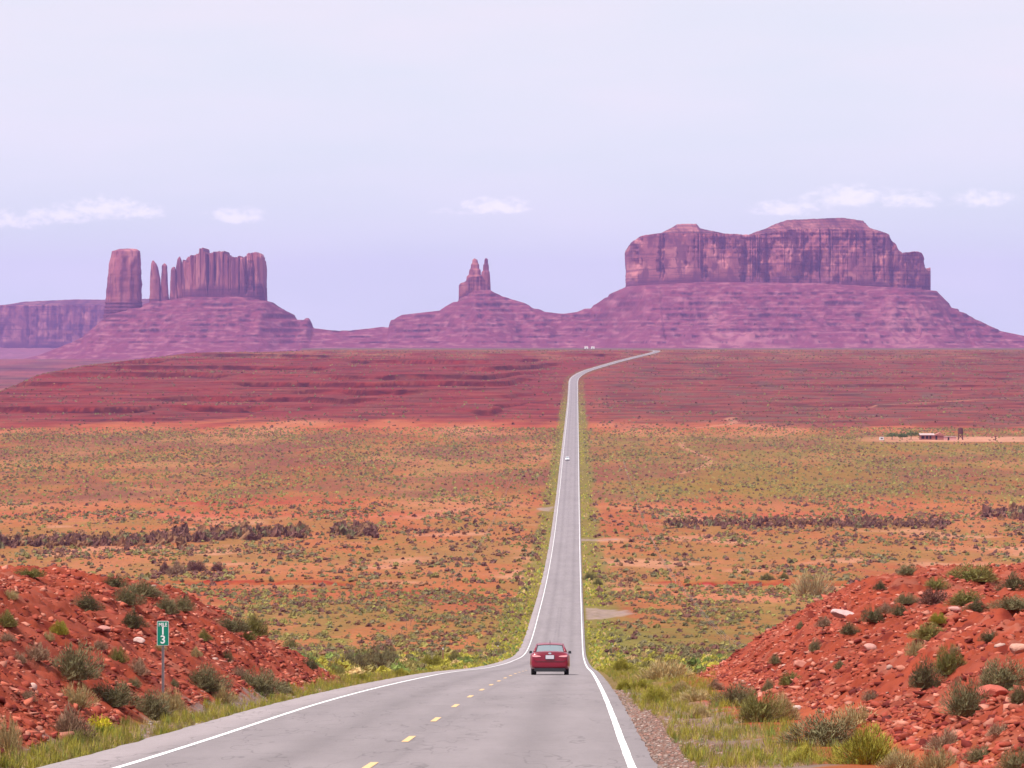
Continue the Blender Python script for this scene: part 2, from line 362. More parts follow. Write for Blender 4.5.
    t = ss(.15, .45, fbm(x/1.1+4, y/1.1, 3))[..., None]; bk = bk+(np.array((.60,.27,.20))-bk)*t*.45; t = ss(.1, .4, fbm(x/.8+14, y/1.3, 4))[..., None]; bk = bk+(np.array((.20,.03,.025))-bk)*t*.7
    t = (ss(4.5, 9, sr)*(.5+.5*noise(x/4, y/6)))[..., None]; bk = bk+(np.array((.60,.20,.13))-bk)*np.clip(t, 0, 1)*.75
    C = C+(bk-C)*m[..., None]
    mixc((.66,.32,.27), (y < 200)*np.exp(-((px-38)/36)**2-((y-128)/9)**2)*(xr < 0)*ss(-.3, .2, noise(x/2, y/3)))
    # gravel shoulders
    gr = (1-ss(5.6, 6.3, ax+.5*noise(y/1.5, 3)+.3*noise(x/.4, y/.4)))*(y < 200)
    grr = (xr > 0)*(1-ss(4.5, 5.7, ax+.9*noise(y/2, 5)+.5*nC+.3*noise(x/.3, y/.5)))*(1-ss(80, 100, y))
    mixc((.42,.30,.25), gr*(1-ss(84, 110, y)*.8)); mixc((.40,.235,.185), grr*.85)
    mixc((.40,.32,.30), gr*(xr < 0)*.6*(1-ss(100, 130, y)))
    # gravel turnouts and tracks beside the road
    for (y0, y1, a0, a1) in TURN:
        tq = np.clip((np.abs(xr)-min(abs(a0), abs(a1)))/abs(a1-a0), 0, 1)*.32*(y1-y0); y0 = y0+tq*1.0; y1 = y1-tq; nC_ = 3*fbm(x/3, y/7, 3)
        mixc((.50,.37,.33), ss(y0, y0+5, y+2*nC_)*(1-ss(y1-5, y1, y+3*nC_))*ss(a0-.3, a0, xr)*(1-ss(a1-2, a1, xr+nC_))*(.8+.3*noise(x/1.5, y/3)))
    # wheel tracks across the red rise on the right
    for (x0, y0, x1, y1, w) in ((110, 2150, 160, 2420, 4), (70, 1500, 100, 1900, 2.0), (240, 2700, 420, 2950, 4)):
        tt = np.clip((y-y0)/(y1-y0), 0, 1); mixc((.70,.35,.22), (1-ss(w*.5, w, np.abs(x-lerp(x0, x1, tt)-10*np.sin(tt*5))))*(y > y0)*(y < y1)*.7)
    C *= (1+.16*nC+.10*noise(x/1.9, y/4))[..., None]
    C = np.clip(C, .005, 1)
    far_ = ss(2000, 2400, y)[..., None]
    C = C**1.18*(.57-.03*far_)
    return np.clip(C, .006, .9)
def build_ground():
    ys = [np.arange(8, 40, 1.), np.arange(40, 172, .15), np.arange(172, 700, 1.6), np.arange(700, 2050, 3.2), np.arange(2050, 4700, 4.5),
          np.exp(np.linspace(math.log(4704), math.log(18500), 80))]
    y = np.concatenate(ys)
    u = np.concatenate([-np.linspace(.45, .18, 30)[:-1], np.linspace(-.18, .18, 640), np.linspace(.18, .45, 30)[1:]])
    Y, U = np.meshgrid(y, u, indexing='ij'); X = U*(Y+25)
    Z = terrain(X, Y)
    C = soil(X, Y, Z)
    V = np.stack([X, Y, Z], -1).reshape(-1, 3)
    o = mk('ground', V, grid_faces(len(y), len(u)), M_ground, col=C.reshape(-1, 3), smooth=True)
    return tag(o, kind='structure'), V[:, 2].min()
ground, ZMIN = build_ground()

# ------------------------------------------------------------------ road
def strip(name, a, b, ys, lift, m, parent=None, col=None, nx=2, zf=None, wob=0):
    """a sheet along the road between offsets a and b from the centre line"""
    ys = np.asarray(ys, float); t = np.linspace(0, 1, nx)
    dx = (xroad(ys+1)-xroad(ys-1))/2; nn = np.sqrt(1+dx*dx)
    A = a+(wob*fbm(ys/1.7, 2.2+a, 3) if wob else 0*ys); B = b+(wob*fbm(ys/1.7, 8.2+b, 3) if wob else 0*ys)
    O = A[:, None]+(B-A)[:, None]*t[None, :]
    X = xroad(ys)[:, None]+O/nn[:, None]; Y = ys[:, None]-O*(dx/nn)[:, None]
    Z = zroad(Y)+lift-.012*np.abs(O)*0
    V = np.stack([X, Y, Z], -1)
    c = None
    if col is not None: c = col(O, Y).reshape(-1, 3)
    return mk(name, V.reshape(-1, 3), grid_faces(len(ys), nx), m, parent, col=c, smooth=True)
YS = np.concatenate([np.arange(8, 700, 1.), np.arange(700, 3300, 4.), np.arange(3300, 5200, 5.)])
def acol(O, Y):
    c = np.zeros(O.shape+(3,)); c[:] = (.215,.185,.190)
    tr = np.exp(-((np.abs(O)-.95)/.33)**2)+np.exp(-((np.abs(O)-2.7)/.33)**2); c *= (1+.05*tr)[..., None]
    c *= (1-.12*np.exp(-((np.abs(O)-1.83)/.34)**2))[..., None]
    c *= (1-.10*np.exp(-((O+.1+.05*noise(Y/30, 1))/.10)**2)*ss(-.2, .1, noise(Y/25, 4)))[..., None]
    e = ss(3.75, 4.5, np.abs(O)); c = c+(np.array((.34,.285,.29))-c)*(e*.6)[..., None]
    patch = ss(.15, .25, noise(Y/40+3, np.floor(O/1.8)*7.7)); c *= (1-.05*patch)[..., None]
    return c
road = strip('road', -5.0, 3.74, YS, 0.0, M_asph, col=acol, nx=60, wob=.10)
tag(road, kind='structure')
strip('edge_line', -3.93, -3.82, YS, .005, M_white, road, wob=.012)
strip('edge_line', 3.32, 3.44, YS, .005, M_white, road, wob=.012)
def dashes():
    V, Fc = [], []
    y = 37.5
    while y < 215:
        ln = 3.05
        for o in (-.36,):
            n = len(V)
            for yy in (y, y+ln):
                for s in (-.06, .06): V.append((float(xroad(yy))+o+s, yy, float(zroad(yy))+.006))
            Fc.append((n, n+1, n+3, n+2))
        y += 12.2
    mk('centre_line_marking', V, Fc, M_yellow, road)
    V, Fc = [], []; y = 300.
    md = mat('dark_tar', (.13,.11,.12), rough=.7, var=.2)
    while y < 640:
        for o in (-.62, -.10):
            n = len(V)
            for yy in (y, y+2.2):
                for s in (-.09, .09): V.append((float(xroad(yy))+o+s, yy, float(zroad(yy))+.006))
            Fc.append((n, n+1, n+3, n+2))
        y += 8.0
    mk('rumble_strip', V, Fc, md, road)
dashes()

# ------------------------------------------------------------------ hills under the buttes (one eroded massif of talus)
D0 = 10000.
_TP = np.array([-400,-100,0,20,41,79,97,108,125,141,150,170,200,240,268,280,290,297,309,314,328,349,360,389,391,402,440,446,458,475,490,495,509,529,536,553,563,577,597,611,617,624,700,800,928,940,956,981,998,1024,1100,1300,1600.])
_TR = np.array([352,352,362,360,355,340,327,316,312,306,303,300,297,297,300,308,313,317,318,328,330,330.5,329.5,326,320,315,310.5,306,300,291,290,293,298.5,304.5,308.5,313,314,312,303.5,293.5,291,288,284,285,292,303,312.5,324,331,336.5,341,346,348.])
_TS_P = np.arange(-400, 1601, 1.); _k = np.exp(-(np.arange(-60, 61)/22.)**2/2); _k /= _k.sum()
_TS = np.convolve(np.pad(np.interp(_TS_P, _TP, _TR), 60, mode='edge'), _k, mode='valid')
def TZ(x): return (HZ-np.interp(CX+F*x/D0, _TP, _TR))*D0/F
STRATA = [(8,4),(24,5),(41,7),(56,6),(68,4),(81,9),(97,5),(113,9),(127,5),(139,6)]
def strat(z, x, y, k=1.0):
    """benches: slope broken by near-vertical ledges at fixed beds"""
    w = 3.0*fbm(x/260, y/260, 3)+1.6*noise(x/35, 7.)
    dz = 0
    for (b, h) in STRATA:
        pres = ss(-.1, .2, noise(x/120+b*1.7, b)+.6*noise(x/32+b, 2.))*.92+.08
        t = (z-(b+w-h*1.6))/(h*2.2)
        f = np.clip(t, 0, 1); g = ss(.62, .92, f)
        dz = dz+(g-f)*h*1.5*pres*((t > 0) & (t < 1))
    return z+k*dz
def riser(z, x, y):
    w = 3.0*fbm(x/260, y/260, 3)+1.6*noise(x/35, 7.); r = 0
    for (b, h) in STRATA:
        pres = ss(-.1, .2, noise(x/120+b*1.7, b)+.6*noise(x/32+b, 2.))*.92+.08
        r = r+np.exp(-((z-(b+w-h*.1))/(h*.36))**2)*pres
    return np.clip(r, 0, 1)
def hillz(x, y):
    p = CX+F*x/D0
    g = terrain(x, y)-3
    T = TZ(x)
    core = np.interp(p, [60,105,125,150,200,265,300,440,475,500,600,640,900,930,1000,1200], [30,70,95,70,120,130,30,20,45,25,60,330,330,200,60,40])
    e = np.abs(y-D0)
    wob = 60*fbm(x/210, y/420, 4)
    s = np.maximum(e-core+wob*ss(0, 250, e-core), 0)
    L = 120+2.5*np.maximum(T-g, 10)
    w_ = ss(10, 260, s); T = T*(1-w_)+(HZ-np.interp(p, _TS_P, _TS))*D0/F*w_
    f = np.clip(1-s/L, 0, 1); f = .62*f**1.25+.38*f**2.6
    # gullies run down the slope
    gl = (1-np.abs(fbm(x/48+.25*noise(x/90, y/90), y/520, 3))*2.6)
    z = g+(T-g)*f
    env = np.clip(f*(1-f)*4, 0, 1)*np.clip((T-g)/90, .1, 1.2)
    rg = 1-2*np.abs(noise((x+.35*(y-D0)*np.sign(noise(x/700, 1.5)))/105+.5*noise(x/200, y/200), y/700)); rg2 = 1-2*np.abs(noise(x/38+.4*noise(x/90, y/60), y/260))
    z = z+env*(13*rg+5*rg2)-env*6+env*7*fbm(x/30, y/45, 4)
    z = strat(z, x, y, .95)
    return np.where(T-g < 1, g-2, z)
def build_hills():
    p = np.arange(-260, 1330, 1.25); x = (p-CX)*D0/F
    y = np.concatenate([np.linspace(D0-1150, D0-700, 26)[:-1], np.linspace(D0-700, D0-20, 230), np.linspace(D0, D0+1000, 26)])
    Y, X = np.meshgrid(y, x, indexing='ij')
    Z = hillz(X, Y)
    C = np.zeros(X.shape+(3,)); C[:] = (.215,.054,.060)
    def mixc(col, t):
        nonlocal C
        C = C+(np.array(col)-C)*np.clip(t, 0, 1)[..., None]
    mixc((.17,.048,.055), ss(-.1, .4, fbm(X/90, Z/9, 4))*.6)
    mixc((.34,.13,.12), ss(.08, .4, fbm(X/34+6, Z/22, 4))*.55); mixc((.15,.05,.06), ss(.1, .4, fbm(X/14+6, Z/10, 3))*.4)
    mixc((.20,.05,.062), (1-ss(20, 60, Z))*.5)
    P = CX+F*X/Y
    for (a, b, w, zt) in ((740, 20, 38, 34), (712, 12, 9, 130), (905, 8, 26, 110)):
        mixc((.42,.19,.16), np.exp(-((P-a)/w)**2)*(Z < zt)*ss(-.25, .2, fbm(X/35, Y/60, 3))*.75)
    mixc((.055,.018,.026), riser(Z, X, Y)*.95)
    mixc((.10,.03,.04), ss(.12, .3, fbm(X/22+16, Z/6, 3))*.6*ss(15, 60, Z)); mixc((.45,.22,.19), ss(.2, .36, fbm(X/24+5, Z/8, 3))*.4)
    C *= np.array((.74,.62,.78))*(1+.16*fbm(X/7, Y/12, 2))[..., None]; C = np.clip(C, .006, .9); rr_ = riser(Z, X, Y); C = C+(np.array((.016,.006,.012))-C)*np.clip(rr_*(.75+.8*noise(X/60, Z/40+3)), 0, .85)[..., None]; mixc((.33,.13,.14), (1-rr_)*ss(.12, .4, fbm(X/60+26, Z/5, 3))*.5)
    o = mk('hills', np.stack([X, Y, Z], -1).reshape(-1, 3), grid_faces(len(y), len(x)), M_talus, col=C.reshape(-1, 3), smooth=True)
    tag(o, kind='structure')
build_hills()

# ------------------------------------------------------------------ buttes: solid blocks with a footprint, fluted walls and bedded colour
def rockcol(x, z, zb, zt, nz_, light=1.0, band=.34, vert=0.):
    """upper pale sandstone over darker thin-bedded lower part, paler and darker noise patches and streaks"""
    t = (z-zb)/np.maximum(zt-zb, 1)
    C = np.zeros(x.shape+(3,)); C[:] = (.37,.125,.10)
    def mixc(col, k):
        nonlocal C
        C = C+(np.array(col)-C)*np.clip(k, 0, 1)[..., None]
    mixc((.60,.25,.18), ss(-.05, .3, fbm(x/(60-38*vert), z/(38+90*vert), 4))*.85)
    mixc((.17,.05,.058), ss(.0, .25, fbm(x/(34-20*vert)+3, z/(60+90*vert), 4, .6))*.8)
    mixc((.14,.04,.052), ss(.05, .32, fbm(x/8+3, z/(45+75*vert), 3, .6)-.05)*(.4+.45*vert))
    mixc((.15,.045,.055), ss(.16, .3, fbm(x/220, z/6.0+17, 3))*.7*(1-vert))
    mixc((.20,.062,.07), ss(.1, .35, fbm(x/160, z/5.0+7, 3))*.5*ss(.5, .9, t)*(1-vert))
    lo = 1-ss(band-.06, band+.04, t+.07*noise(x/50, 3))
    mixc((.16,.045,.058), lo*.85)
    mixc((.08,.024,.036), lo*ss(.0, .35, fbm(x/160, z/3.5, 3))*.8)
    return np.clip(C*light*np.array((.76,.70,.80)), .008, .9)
def block(name, parent, d, x0, x1, depth, rim, base, flute=10, nW=46, cap=None, p_exp=2.6, seed=0, light=1., band=.34, step=.55, batter=.05, capn=26, vert=0., fk=.34):
    """rim(px), base(px), cap(px) are rows; footprint spans picture columns x0..x1 at distance d"""
    n = max(int((x1-x0)/step), 16)
    s = np.linspace(0, 1, n); s = .5-.5*np.cos(np.pi*s)*(1-.0) if n < 40 else np.concatenate([s])
    pf = x0+(x1-x0)*s
    prof = (1-np.abs(2*s-1)**p_exp)**(1/p_exp)
    fx = np.concatenate([pf, pf[::-1][1:-1]]); fy = np.concatenate([-prof, prof[::-1][1:-1]])*depth
    X = (fx-CX)*d/F; Y = d+fy
    nr_x = np.gradient(Y); nr_y = -np.gradient(X); q = np.hypot(nr_x, nr_y)+1e-6
    nx_, ny_ = nr_x/q, nr_y/q
    arc = X/1.0+seed*31; side = np.where(fy < 0, 0, 500)
    big = fbm((arc+side)/85, seed+.5, 3)*2.1; sm = fbm((arc+side)/19, seed+5.5, 3, .6); sm = sm-.8*np.abs(fbm((arc+side)/31, seed+2.5, 2))
    rz = (HZ-rim(fx))*d/F; bz = (HZ-base(fx))*d/F-12
    crk = 1-ss(0, .10, np.abs(noise((arc+side)/(21. if vert else 48.)+.3*noise(arc/9, 2.), seed+7.)))
    rows = []; cols = []
    for k in range(nW):
        t = k/(nW-1); z = bz+(rz-bz)*t
        bd = noise(z/7.0, seed+3.)*1.4+noise(z/2.6, seed+9.)*.5
        low = np.clip(1-t/band, 0, 1)
        disp = flute*(.95*big*(.6+.4*(1-t))+fk*sm*(1-.3*low)+.55*fbm((arc+side)/46+t*.5, z/60+seed, 3)+.14*fbm((arc+side)/9, z/24, 2))-bd*(.6+1.6*low)*(flute/12)-(1-t)*batter*(rz-bz)*-1
        disp = disp-crk*flute*(.9 if vert else .22)*(1-.6*low)
        disp = disp+low*flute*.7
        ed = np.minimum(fx-x0, x1-fx)*d/F; disp = np.where(disp > 0, np.minimum(disp, 4+.0*ed), disp)*(1-0*ed)
        XX = X+nx_*disp*np.clip(ed/25, .15, 1); YY = Y+ny_*disp
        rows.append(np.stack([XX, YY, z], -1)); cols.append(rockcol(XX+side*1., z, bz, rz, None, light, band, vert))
    cz = rz if cap is None else (HZ-cap(fx))*d/F
    last = rows[-1]
    for k in range(1, capn+1):
        t = k/capn; sc_ = 1-ss(0, 1, t) if cap is None else 1-t
        q = t if cap is None else np.clip(t*1.25, 0, 1)
        st = ss(0, 1, np.clip(q*1.0, 0, 1)) if cap is None else (np.floor(q*5)+ss(.55, .9, q*5-np.floor(q*5)))/5.
        z = rz+(cz-rz)*np.clip(st, 0, 1)
        YY = d+(last[:, 1]-d)*sc_; XX = last[:, 0]*1.0
        if cap is not None:
            YY = YY+6*fbm(XX/40, t*4, 2)*(1-t)
        rows.append(np.stack([XX, YY, z], -1))
        c = rockcol(XX, z, bz, rz, None, light*.72, band, vert)
        if cap is not None:
            dk = ss(.1, .5, np.sin(z*.62+noise(XX/60, 3)*2))[..., None]; c = c*(1-.45*dk)
        cols.append(c)
    V = np.concatenate(rows); C = np.concatenate(cols)
    m = len(fx)
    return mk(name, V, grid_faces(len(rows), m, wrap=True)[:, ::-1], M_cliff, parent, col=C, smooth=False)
def tower(name, parent, d, rows, lefts, rights, depth=1.0, seed=0, n=44, light=1., nk=60, band=.3, rough=.10):
    """free standing pinnacle traced by its left and right edge at several rows"""
    rr = np.linspace(rows[0], rows[-1], nk); l = np.interp(rr, rows, lefts); r = np.interp(rr, rows, rights)
    V, C = [], []
    zb = (HZ-rr[-1])*d/F; zt = (HZ-rr[0])*d/F
    th = np.arange(n)*2*np.pi/n
    fl = 1+rough*fbm(np.cos(th)*3.2+seed, np.sin(th)*3.2, 4)*1.7
    top = None
    for i, row in enumerate(rr):
        z = (HZ-row)*d/F; c = ((l[i]+r[i])/2-CX)*d/F; w = (r[i]-l[i])/2*d/F
        jit = 1+rough*.5*noise(np.cos(th)*3+seed, z/26)+rough*(.12+.4*((z-zb)/(zt-zb) < band))*noise(z/5., seed+1.)
        X = c+np.sign(np.cos(th))*np.abs(np.cos(th))**.75*w*fl*jit; Y = d+np.sign(np.sin(th))*np.abs(np.sin(th))**.75*w*depth*fl*jit
        Z = np.full(n, z)+(noise(X/6, Y/6+seed)*2.5 if i == 0 else 0)
        V.append(np.stack([X, Y, Z], -1)); C.append(rockcol(X+Y*.7, Z, zb, zt, None, light, band, .8))
    V = V[::-1]; C = C[::-1]
    t = V[-1]
    for k in (.6, .25, .0):
        q = t.copy(); m = t.mean(0); q[:, :2] = m[:2]+(t[:, :2]-m[:2])*max(k, .01); q[:, 2] = t[:, 2]+(1-k)*1.5; V.append(q); C.append(C[-1])
    nr = len(V)
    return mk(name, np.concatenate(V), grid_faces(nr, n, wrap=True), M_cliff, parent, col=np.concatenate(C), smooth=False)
def rowf(pts, jag=0, sc_=1.5, seed=0):
    P = np.array(pts, float)
    return lambda p: np.interp(p, P[:, 0], P[:, 1])+jag*fbm(np.asarray(p)/sc_, seed+.37, 2)
def zat(row, d): return (HZ-row)*d/F
def butte_root(name, p, row, d, label, cat):
    # parts are built in world coordinates; the empty stands at the foot with parents kept by inverse offset
    e = empty(name, (0,0,0)); tag(e, label, cat); return e
def settle(e, p, row, d):
    """move the empty to the foot of its thing and keep the parts where they are"""
    loc = Vector(((p-CX)*d/F, d, zat(row, d)))
    for c in [o for o in bpy.data.objects if o.parent == e]:
        c.data.transform(Matrix.Translation(-loc))
    e.location = loc

# large flat topped butte
e = butte_root('butte', 770, 290, D0, 'huge flat-topped sandstone butte with two stepped knolls on its rim', 'butte')
SH = [(884,246),(887,252),(891,255.5),(900,254.5),(907,253.6),(911,255),(913.5,260),(917,266),(919.5,271.5),(921.5,272),(923.2,268.5),(924.6,275),(926,291)]
rimB = rowf([(624,256),(627,247),(632,240),(640,238),(662,236),(724,237),(743,238),(760,236),(790,232),(840,232),(870,235),(879,238)]+SH, .7, 2.5, 1)
capB = rowf([(624,256),(627,247),(632,240),(640,237.2),(662,233),(670,229),(677,224.8),(695,224.3),(699,229),(718,233),(724,236),(743,237),(753,233),(764,229.5),(774,224.6),(786,220.6),(840,218.5),(861,221.4),(865,227.5),(878,231.8)]+SH, .4, 3, 2)
baseB = rowf([(624,291),(700,288),(800,289),(928,298)])
block('cliff', e, D0, 624, 926, 300, rimB, baseB, flute=38, cap=capB, nW=80, seed=1, capn=34, band=.25, p_exp=4.2, step=.45)
settle(e, 770, 290, D0)
# throne shaped butte with two spires
e = butte_root('spired_butte', 474, 300, D0, 'small throne-shaped butte crowned by two thin spires, midway between the large buttes', 'butte')
block('cliff', e, D0, 458.5, 491, 32, rowf([(458.5,286),(460,284),(466,281.5),(468,278),(482,276),(487,283),(489.5,287),(491,291)], .8, 1.5, 3), rowf([(458,302),(491,296)]), flute=11, seed=8, step=.35, band=.42)
tower('spire', e, D0-6, [259,260,263.5,264.2,269,269.8,275,276,281,300], [473.4,472.4,472.0,470.9,470.4,469.2,468.5,466.8,466,465], [475.8,477.6,478,479.0,479.3,480.6,481,482.6,483.5,485], seed=3, n=30, depth=.9)
tower('spire', e, D0-8, [258.6,259.6,264,264.8,271,271.8,279,300], [485,484.6,484.3,483.5,483,481.8,481,479], [487.2,488.0,488,488.7,488.9,489.6,490.2,491], seed=9, n=30, depth=.9)
settle(e, 474, 300, D0)
# castle shaped butte
e = butte_root('butte', 225, 300, D0, 'castle-like butte with ragged battlement top and fluted pink wall', 'butte')
block('cliff', e, D0, 183.5, 267, 105, rowf([(183.5,271),(184.2,262),(185.5,260.6),(188.5,261.5),(192,258),(198,256),(202.4,254.6),(202.8,249.2),(205.8,249),(207.5,253),(209,254.3),(214,254.6),(216.5,253),(221,252.6),(227,253),(229,256),(232,258.5),(236,258),(239.5,259),(242,257.6),(247,258.7),(251,254.4),(257,253.6),(261.5,253.4),(263.8,257),(264.8,262),(265.6,287),(267,299)], 2.0, .9, 6),
      rowf([(183,307),(225,305),(267,301)]), flute=25, seed=12, nW=60, band=.42, step=.3, p_exp=4.5, vert=1., fk=.75)
tower('spire', e, D0-15, [257.5,259.5,263,268,285,312], [178.4,177.4,176.9,176,175.3,174.5], [180.2,181.4,182,182.6,183.8,187], seed=23, n=30)
tower('spire', e, D0-22, [267.6,270,276,290,312], [172,170.9,170.6,170.2,168.5], [175,176.2,176.6,177.4,180], seed=27, n=30)
settle(e, 225, 300, D0)
for (nm, args, lab) in (
    ('rock_spire', ([260.8,264,268,279,292,314], [152.1,151.2,150.9,150.2,150,148.5], [153.8,156.4,158,160.2,161,163], 31), 'leaning-topped thin rock spire right beside the massive square pillar'),
    ('rock_spire', ([264,266,270,279,292,314], [163,161.9,161.9,161.2,160.8,159.5], [166,167.3,167.3,167.7,168.3,171], 33), 'thin round-topped rock spire next to the castle-like butte'),
    ('rock_pillar', ([249.6,251,256,263,279,300,322], [120,113.3,112,110.8,108.8,107.2,105], [137,139.6,140.2,140.4,141,141.2,143], 37), 'massive square-topped rock pillar standing alone on the slope')):
    o = tower(nm, None, D0-20, args[0], args[1], args[2], seed=args[3], n=(30 if nm == 'rock_spire' else 90), depth=.9, nk=90, rough=(.13 if nm == 'rock_spire' else .11))
    tag(o, lab, 'rock formation')
    row = args[0][-1]; p = (args[1][-1]+args[2][-1])/2; loc = Vector(((p-CX)*(D0-20)/F, D0-20, zat(row, D0)))
    o.data.transform(Matrix.Translation(-loc)); o.location = loc
# far mesa
DM = 15000.
e = butte_root('mesa', 50, 350, DM, 'distant long bluish mesa with a level rim at the edge of the valley', 'mesa')
rimM = rowf([(-200,320),(-12,319),(-2,317),(6,312),(9,309),(12,306.5),(30,306.5),(110,306),(200,306)], .4, 3, 9)
capM = rowf([(-200,318),(-12,318),(-2,316.5),(7,310.5),(12,304.7),(26,302),(79,299.6),(106,300),(147,299),(200,300)], .25, 4, 10)
block('cliff', e, DM, -60, 210, 500, rimM, rowf([(-200,354),(210,354)]), flute=24, cap=capM, seed=40, band=.3, light=.8, step=.8)
pp = np.arange(-160, 330, 2.); tt = np.linspace(0, 1, 60)
Tt, Pp = np.meshgrid(tt, pp, indexing='ij'); XX = (Pp-CX)*DM/F; YY = DM-420-1900*(1-Tt); ZZ = lerp(-110, zat(346, DM), Tt**1.6)+12*fbm(XX/150, YY/600, 4)*(1-Tt); ZZ = strat(ZZ+60, XX, YY)-60
CC = np.zeros(XX.shape+(3,)); CC[:] = (.20,.07,.075); CC *= (1+.3*fbm(XX/90, ZZ/9, 3))[..., None]
mk('talus_slope', np.stack([XX, YY, ZZ], -1).reshape(-1, 3), grid_faces(60, len(pp)), M_talus, e, col=CC.reshape(-1, 3), smooth=True)
settle(e, 50, 350, DM)

# ------------------------------------------------------------------ haze
hz = MB().box(((0), 9200, (430+ZMIN-3)/2), (29000, 19200, 430-(ZMIN-3))).build('haze', None)
def hazemat():
    m = bpy.data.materials.new('haze_air'); m.use_nodes = True; N = m.node_tree.nodes; L = m.node_tree.links; N.clear()
    o = N.new('ShaderNodeOutputMaterial'); v = N.new('ShaderNodeVolumePrincipled')
    v.inputs['Color'].default_value = (*HAZE_COLOR, 1); v.inputs['Density'].default_value = HAZE_DENSITY; v.inputs['Anisotropy'].default_value = HAZE_ANISO
    L.new(v.outputs[0], o.inputs['Volume']); return m
hz.data.materials.clear(); hz.data.materials.append(hazemat()); tag(hz, kind='stuff', label='pale violet air haze over the valley')

# ------------------------------------------------------------------ vegetation
rng = np.random.RandomState(11)
def template(nb, w=1.0, h=.7, blade=.18, thick=.03, seed=0, up=.6, core=.35):
    """nb thin leaf slivers spread through a dome, pointing outward; (nb*3,3) vertices"""
    r = np.random.RandomState(seed)
    a = r.rand(nb)*2*np.pi; e = np.arcsin(r.rand(nb)*.98+.01); rad = (core+(1-core)*r.rand(nb)**.6)
    lump = 1+.28*np.sin(a*3+seed)+.18*np.sin(a*5+e*4+seed*2)
    P = np.stack([np.cos(a)*np.cos(e)*w/2*rad*lump, np.sin(a)*np.cos(e)*w/2*rad*lump, np.sin(e)*h*rad*(.85+.25*np.sin(a*2+seed*3))], -1)
    D = P/np.maximum(np.linalg.norm(P, axis=1, keepdims=True), .01); D[:, 2] += up; D += r.randn(nb, 3)*.35; D /= np.linalg.norm(D, axis=1, keepdims=True)
    S = np.cross(D, r.randn(nb, 3)); S /= np.linalg.norm(S, axis=1, keepdims=True)
    bl = blade*(.6+.8*r.rand(nb))[:, None]
    V = np.stack([P-S*thick/2, P+S*thick/2, P+D*bl], 1)
    V[..., 2] = np.maximum(V[..., 2], -.02)
    return V.reshape(-1, 3)
def scatter(name, tmpls, X, Y, S, Hs, COL, m, sink=.05, kindlabel=None):
    """one mesh made of many small plants (ground cover)"""
    Z = terrain(X, Y); Vs, Cs = [], []
    which = rng.randint(0, len(tmpls), len(X))
    for k, T in enumerate(tmpls):
        i = np.where(which == k)[0]
        if not len(i): continue
        a = rng.rand(len(i))*2*np.pi; c, s = np.cos(a), np.sin(a)
        vx = (T[None, :, 0]*c[:, None]-T[None, :, 1]*s[:, None])*S[i][:, None]; vy = (T[None, :, 0]*s[:, None]+T[None, :, 1]*c[:, None])*S[i][:, None]
        vz = T[None, :, 2]*Hs[i][:, None]
        Vs.append(np.stack([vx+X[i][:, None], vy+Y[i][:, None], vz+Z[i][:, None]-sink*Hs[i][:, None]], -1).reshape(-1, 3))
        nt = len(T)//3; tint = np.repeat(.8+.4*rng.rand(len(i), nt), 3, axis=1)
        Cs.append((COL[i][:, None, :]*tint[..., None]).reshape(-1, 3))
    V = np.concatenate(Vs); C = np.clip(np.concatenate(Cs), 0, 1)
    o = mk(name, V, np.arange(len(V)).reshape(-1, 3), m, col=C)
    return tag(o, label=kindlabel, kind='stuff')
SAGE, OLIVE, BROWN, YGREEN, STRAW, PURP, GREEN = map(np.array, ((.150,.125,.062), (.19,.155,.05), (.19,.095,.05), (.33,.29,.045), (.42,.29,.13), (.14,.065,.05), (.13,.165,.04)))
DULL = np.array((.24,.205,.06))
def pickcol(n, cols, w):
    w = np.array(w, float); i = rng.choice(len(cols), n, p=w/w.sum()); c = np.array(cols)[i]; return c*(.75+.5*rng.rand(n, 1))
def rnd_field(n, y0, y1, um=.19, pw=1.0):
    y = (y0**(pw+1)+(y1**(pw+1)-y0**(pw+1))*rng.rand(n))**(1/(pw+1)); x = (rng.rand(n)*2-1)*um*y; return x, y
# plain scrub, thinned by patch noise
def dome(seed, nu=9, nv=4, rag=.22, extra=0):
    """lumpy rounded shrub shell with ragged edge, as loose triangles"""
    r = np.random.RandomState(seed); P = []
    for j in range(nv+1):
        e = (j/nv)*math.pi/2*.98
        for i in range(nu):
            a = i*2*math.pi/nu+j*.35; k = .5*(1+rag*r.randn())
            P.append((math.cos(a)*math.cos(e)*k, math.sin(a)*math.cos(e)*k, math.sin(e)*k*1.9+.02))
    P = np.array(P); T = []
    for j in range(nv):
        for i in range(nu):
            a, b, c, d = j*nu+i, j*nu+(i+1)%nu, (j+1)*nu+(i+1)%nu, (j+1)*nu+i
            T += [(a, b, c), (a, c, d)]
    V = P[np.array(T)].reshape(-1, 3)
    if extra: V = np.concatenate([V*[.8,.8,.8], template(extra, 1.05, 1, .16, .045, seed+300, .6, .7)])
    return V
T_mid = [dome(s, 9, 3, .22, 70) for s in range(6)]
T_far = [dome(s+20, 7, 2, .22) for s in range(8)]
